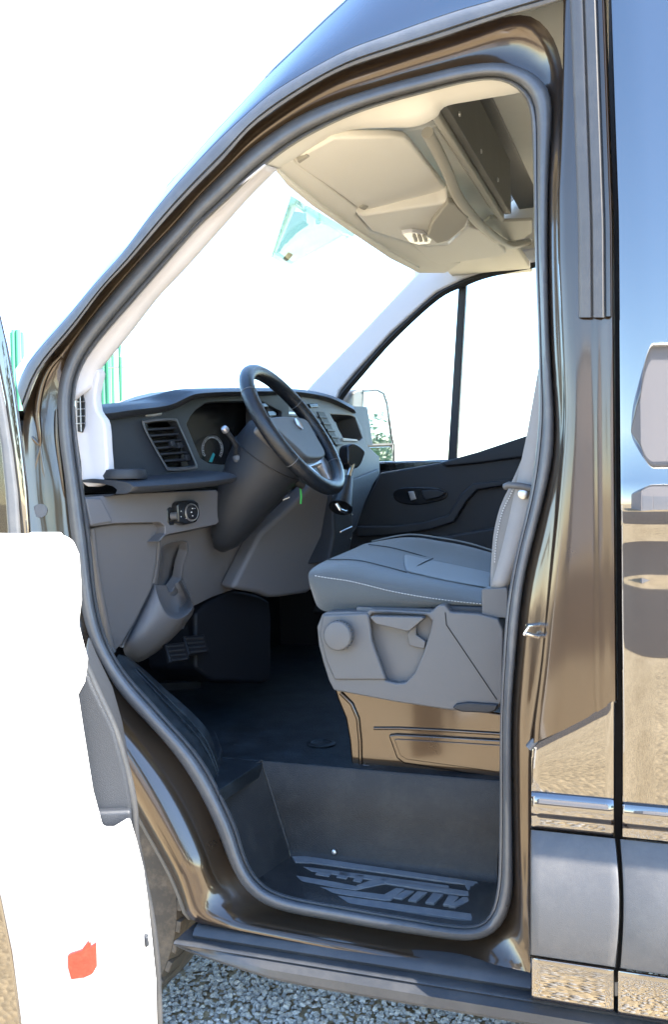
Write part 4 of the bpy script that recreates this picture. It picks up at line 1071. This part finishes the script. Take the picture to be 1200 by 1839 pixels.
# ================================================================== OPEN DRIVER DOOR
dr = grp('driver_door')
th = R(56.5)
HP = V((-1.31, -.01, 0)); E_ = V((math.cos(th), -math.sin(th), 0))
def dpl(L): return onP(tuple(HP + E_ * L), tuple(E_))
slab('door_card', [(-70,962),(60,963),(105,965),(126,975),(138,1003),(142,1060),(143,1092),(138,1130),(138,1142),(150,1188),(155,1205),(152,1226),(134,1260),(146,1340),(165,1460),(184,1531),(206,1531),(224,1520),(236,1512),(250,1560),(263,1612),(272,1680),(280,1760),(284,1930),(-70,1930)], dpl(.97), 'white_card', dr, t=.10, bevel=.005, seg=3)
slab('pocket_wall', [(128,1262),(146,1226),(152,1196),(170,1238),(205,1310),(226,1385),(236,1440),(238,1500),(225,1522),(200,1534),(180,1534),(158,1462),(140,1340)], dpl(.85), 'dash', dr, t=.30, bevel=.006, seg=3)  # dark plastic; shade inside the pocket is also put into this colour
slab('bottle_holder', [(160,1458),(236,1455),(238,1505),(224,1524),(200,1536),(178,1536)], dpl(.862), 'dash', dr, t=.06, bevel=.006, seg=3)
q = spl([(136,1128),(147,1180),(172,1240),(203,1308),(227,1388),(239,1448),(243,1520),(256,1580),(270,1650),(280,1740),(286,1900)], 40)
tube('pocket_rim', [dpl(.84)[0](p.x, p.y) for p in q], .0062, 'board', dr, seg=10)
slab('edge_panel', [(243,1500),(256,1560),(268,1620),(280,1720),(288,1860),(288,1930),(270,1930),(262,1700),(250,1600),(236,1515)], dpl(.80), 'board', dr, t=.12, bevel=.004)
slab('shut_face', [(-90,1470),(-22,1540),(2,1612),(22,1710),(38,1830),(46,1930),(-90,1930)], dpl(.985), 'paint', dr, t=.012, bevel=.004, seg=3)
slab('door_reflector', [(121,1716),(127,1712),(146,1706),(158,1690),(163,1692),(163,1700),(173,1692),(174,1736),(166,1750),(150,1757),(127,1760),(121,1738)], dpl(.974), 'red', dr, t=.006, bevel=.0012)
slab('check_strap_boss', [(258,1684),(266,1682),(268,1700),(260,1704)], dpl(.986), 'dash', dr, t=.012, bevel=.002)
slab('card_top_tab', [(50,957),(108,957),(112,966),(50,968)], dpl(.90), 'liner_p', dr, t=.03, bevel=.002)
# window frame of the door
slab('window_frame', [(-26,500),(0,566),(12,620),(26,700),(38,790),(48,880),(54,970),(40,972),(30,880),(20,800),(8,720),(-8,640),(-26,590)], dpl(.42), 'paint', dr, t=.03, bevel=.005, seg=3)
slab('window_channel', [(-30,600),(-8,650),(8,730),(20,805),(30,885),(36,972),(14,972),(8,880),(0,800),(-14,720),(-30,660)], dpl(.44), 'rubber', dr, t=.03, bevel=.006, seg=3)
slab('window_pane', [(-60,650),(-30,655),(-10,730),(2,810),(10,880),(16,975),(-60,975)], dpl(.43), 'glass', dr, t=.005, bevel=0)

# ================================================================== SURROUNDINGS
def thing(o, label, cat, group=None):
    o['label'] = label; o['category'] = cat
    if group: o['group'] = group
    return o
def emp(name, loc):
    e = bpy.data.objects.new(name, None); COL.objects.link(e); e.location = loc; return e
def pieces(e, items):
    for nm, lo_, hi_, mt in items: box(nm, lo_, hi_, mt, e, bevel=.006)
def fence_post(px0, px1, ytop, dist, name, label):
    d0 = ray(px0, 900); d1 = ray(px1, 900)
    p0 = CAM + d0 * dist; p1 = CAM + d1 * dist
    zt = (CAM + ray((px0 + px1) / 2, ytop) * dist).z
    e = emp(name, ((p0.x + p1.x) / 2, (p0.y + p1.y) / 2, 0))
    u = (p1 - p0); u.z = 0; w = u.length; u.normalize(); f_ = V((u.y, -u.x, 0))
    nrib = max(2, int(w / .06))
    sec = []
    for k in range(nrib * 4 + 1):
        s = w * k / (nrib * 4)
        o_ = .018 if (k % 4) in (1, 2) else 0
        sec.append(V((p0.x, p0.y, 0)) + u * s + f_ * o_)
    loft('sheet', [sec, [s + V((0, 0, zt)) for s in sec]], 'green_metal', e, solid=.004, angle=20)
    q0 = V((p0.x, p0.y, 0)) - f_ * .03
    tube('post', [q0, q0 + V((0, 0, zt - .03))], .03, 'green_metal', e, seg=8)
    q1 = V((p1.x, p1.y, 0)) - f_ * .03
    tube('post', [q1, q1 + V((0, 0, zt - .03))], .03, 'green_metal', e, seg=8)
    e['label'] = label; e['category'] = 'fence panel'
    return e
fence_post(27, 44, 593, 12.5, 'green_fence_panel', 'narrow green ribbed metal panel seen left of the windscreen pillar')
fence_post(150, 205, 590, 12.5, 'green_fence_panel', 'wide green ribbed metal panel seen through the windscreen above the dash')
pq = CAM + ray(221, 900) * 12.3; zt = (CAM + ray(221, 612) * 12.3).z; zb_ = (CAM + ray(221, 660) * 12.3).z
e = emp('green_pole', (pq.x, pq.y, 0))
tube('shaft', [V((pq.x, pq.y, 0)), V((pq.x, pq.y, zt))], .022, 'green_metal', e, seg=10)
pr = CAM + ray(200, 900) * 12.3
tube('cross_bar', [V((pr.x, pr.y, zb_)), V((pq.x, pq.y, zb_)) + (pq - pr).normalized() * .05], .012, 'steel', e, seg=8)
thing(e, 'thin green pole with a small cross bar beside the ribbed panel', 'pole')

# pale building across the yard (seen mirrored in the side of the van)
bu = V((.80, -.60, 0)); bn = V((.60, .80, 0)); b0 = V((-3.4, -16.0, 0))
e = emp('pale_building', tuple(b0 + bu * 5))
B3 = lambda s_, o_, z: b0 + bu * s_ + bn * o_ + V((0, 0, z))
prof = [(10.0 * k / 24, 3.9 + 1.9 * math.sin(math.pi * k / 24) ** .7) for k in range(25)]
fr = [B3(x, 0, z) for x, z in prof]; fl = [B3(x, 0, 0) for x, z in prof]
bk = [B3(x, -8, z) for x, z in prof]; bl_ = [B3(x, -8, 0) for x, z in prof]
loft('wall', [fl, fr], 'wall', e, angle=20)
loft('roof', [[p + bn * .25 + V((0, 0, .05)) for p in fr], [p + V((0, 0, .05)) for p in bk]], 'steel', e, solid=.06)
loft('rear_wall', [bl_, bk], 'wall', e, angle=20)
for x in (0, 10):
    loft('side_wall', [[B3(x, 0, 0), B3(x, 0, 3.9)], [B3(x, -8, 0), B3(x, -8, 3.9)]], 'wall', e, angle=20)
def brect(nm, x0, x1, z0, z1, o_, mt, par):
    return slab(nm, [B3(x0, o_, z0), B3(x1, o_, z0), B3(x1, o_, z1), B3(x0, o_, z1)], ((lambda x, y: None), -bn), mt, par, t=.06, bevel=.01, raw=True)
for k in range(3): brect('shutter_door', .3 + 3.2 * k, 3.2 + 3.2 * k, 0, 2.9, .05, 'blue_metal', e)
thing(e, 'pale arched building with grey shutters mirrored in the sliding door', 'building')

# hedge trees behind on the passenger side (seen in the wing mirror)
def tree(x, y, h, r, label):
    e = emp('hedge_tree', (x, y, 0))
    tube('trunk', [V((x, y, 0)), V((x + .1, y, h * .35)), V((x, y + .1, h * .75))], lambda s: .14 - .1 * s, 'bark', e, seg=8)
    vs = []; fs = []
    for _ in range(1800):
        while True:
            p = V((random.uniform(-1, 1), random.uniform(-1, 1), random.uniform(-1, 1)))
            if p.length < 1: break
        rr = .75 + .25 * math.sin(p.x * 5 + x) * math.cos(p.z * 4 + y)
        c_ = V((x + p.x * r * rr, y + p.y * r * rr, h * .58 + p.z * h * .42 * rr))
        s = random.uniform(.06, .16); d1 = V((random.gauss(0, 1), random.gauss(0, 1), random.gauss(0, 1))).normalized(); d2 = d1.orthogonal().normalized()
        b0 = len(vs); vs += [c_ - d1 * s, c_ + d2 * s * .5, c_ + d1 * s, c_ - d2 * s * .5]; fs.append((b0, b0 + 1, b0 + 2, b0 + 3))
    me = bpy.data.meshes.new('crown'); me.from_pydata([tuple(v) for v in vs], [], fs)
    finish(bpy.data.objects.new('crown', me), 'leaf', e, False)
    e['label'] = label; e['category'] = 'tree'; e['group'] = 'trees along the yard edge'
for k in range(9):
    tree(19 + 3.2 * k, 13.5 + 1.6 * k + random.uniform(-.5, .5), random.uniform(3.2, 4.2), random.uniform(2.3, 2.9), 'leafy green tree of the row reflected in the wing mirror')
for k, (x, y, h) in enumerate(((9.5, -16.5, 5.2), (12.5, -15.8, 5.8), (15.8, -16.8, 5.0))):  # unseen trees, added so the hinge pillar and frame reflect something dark
    tree(x, y, h, 2.2, ['round leafy tree nearest the pale building across the road', 'tallest leafy tree of three standing across the road', 'leafy tree farthest from the pale building across the road'][k])
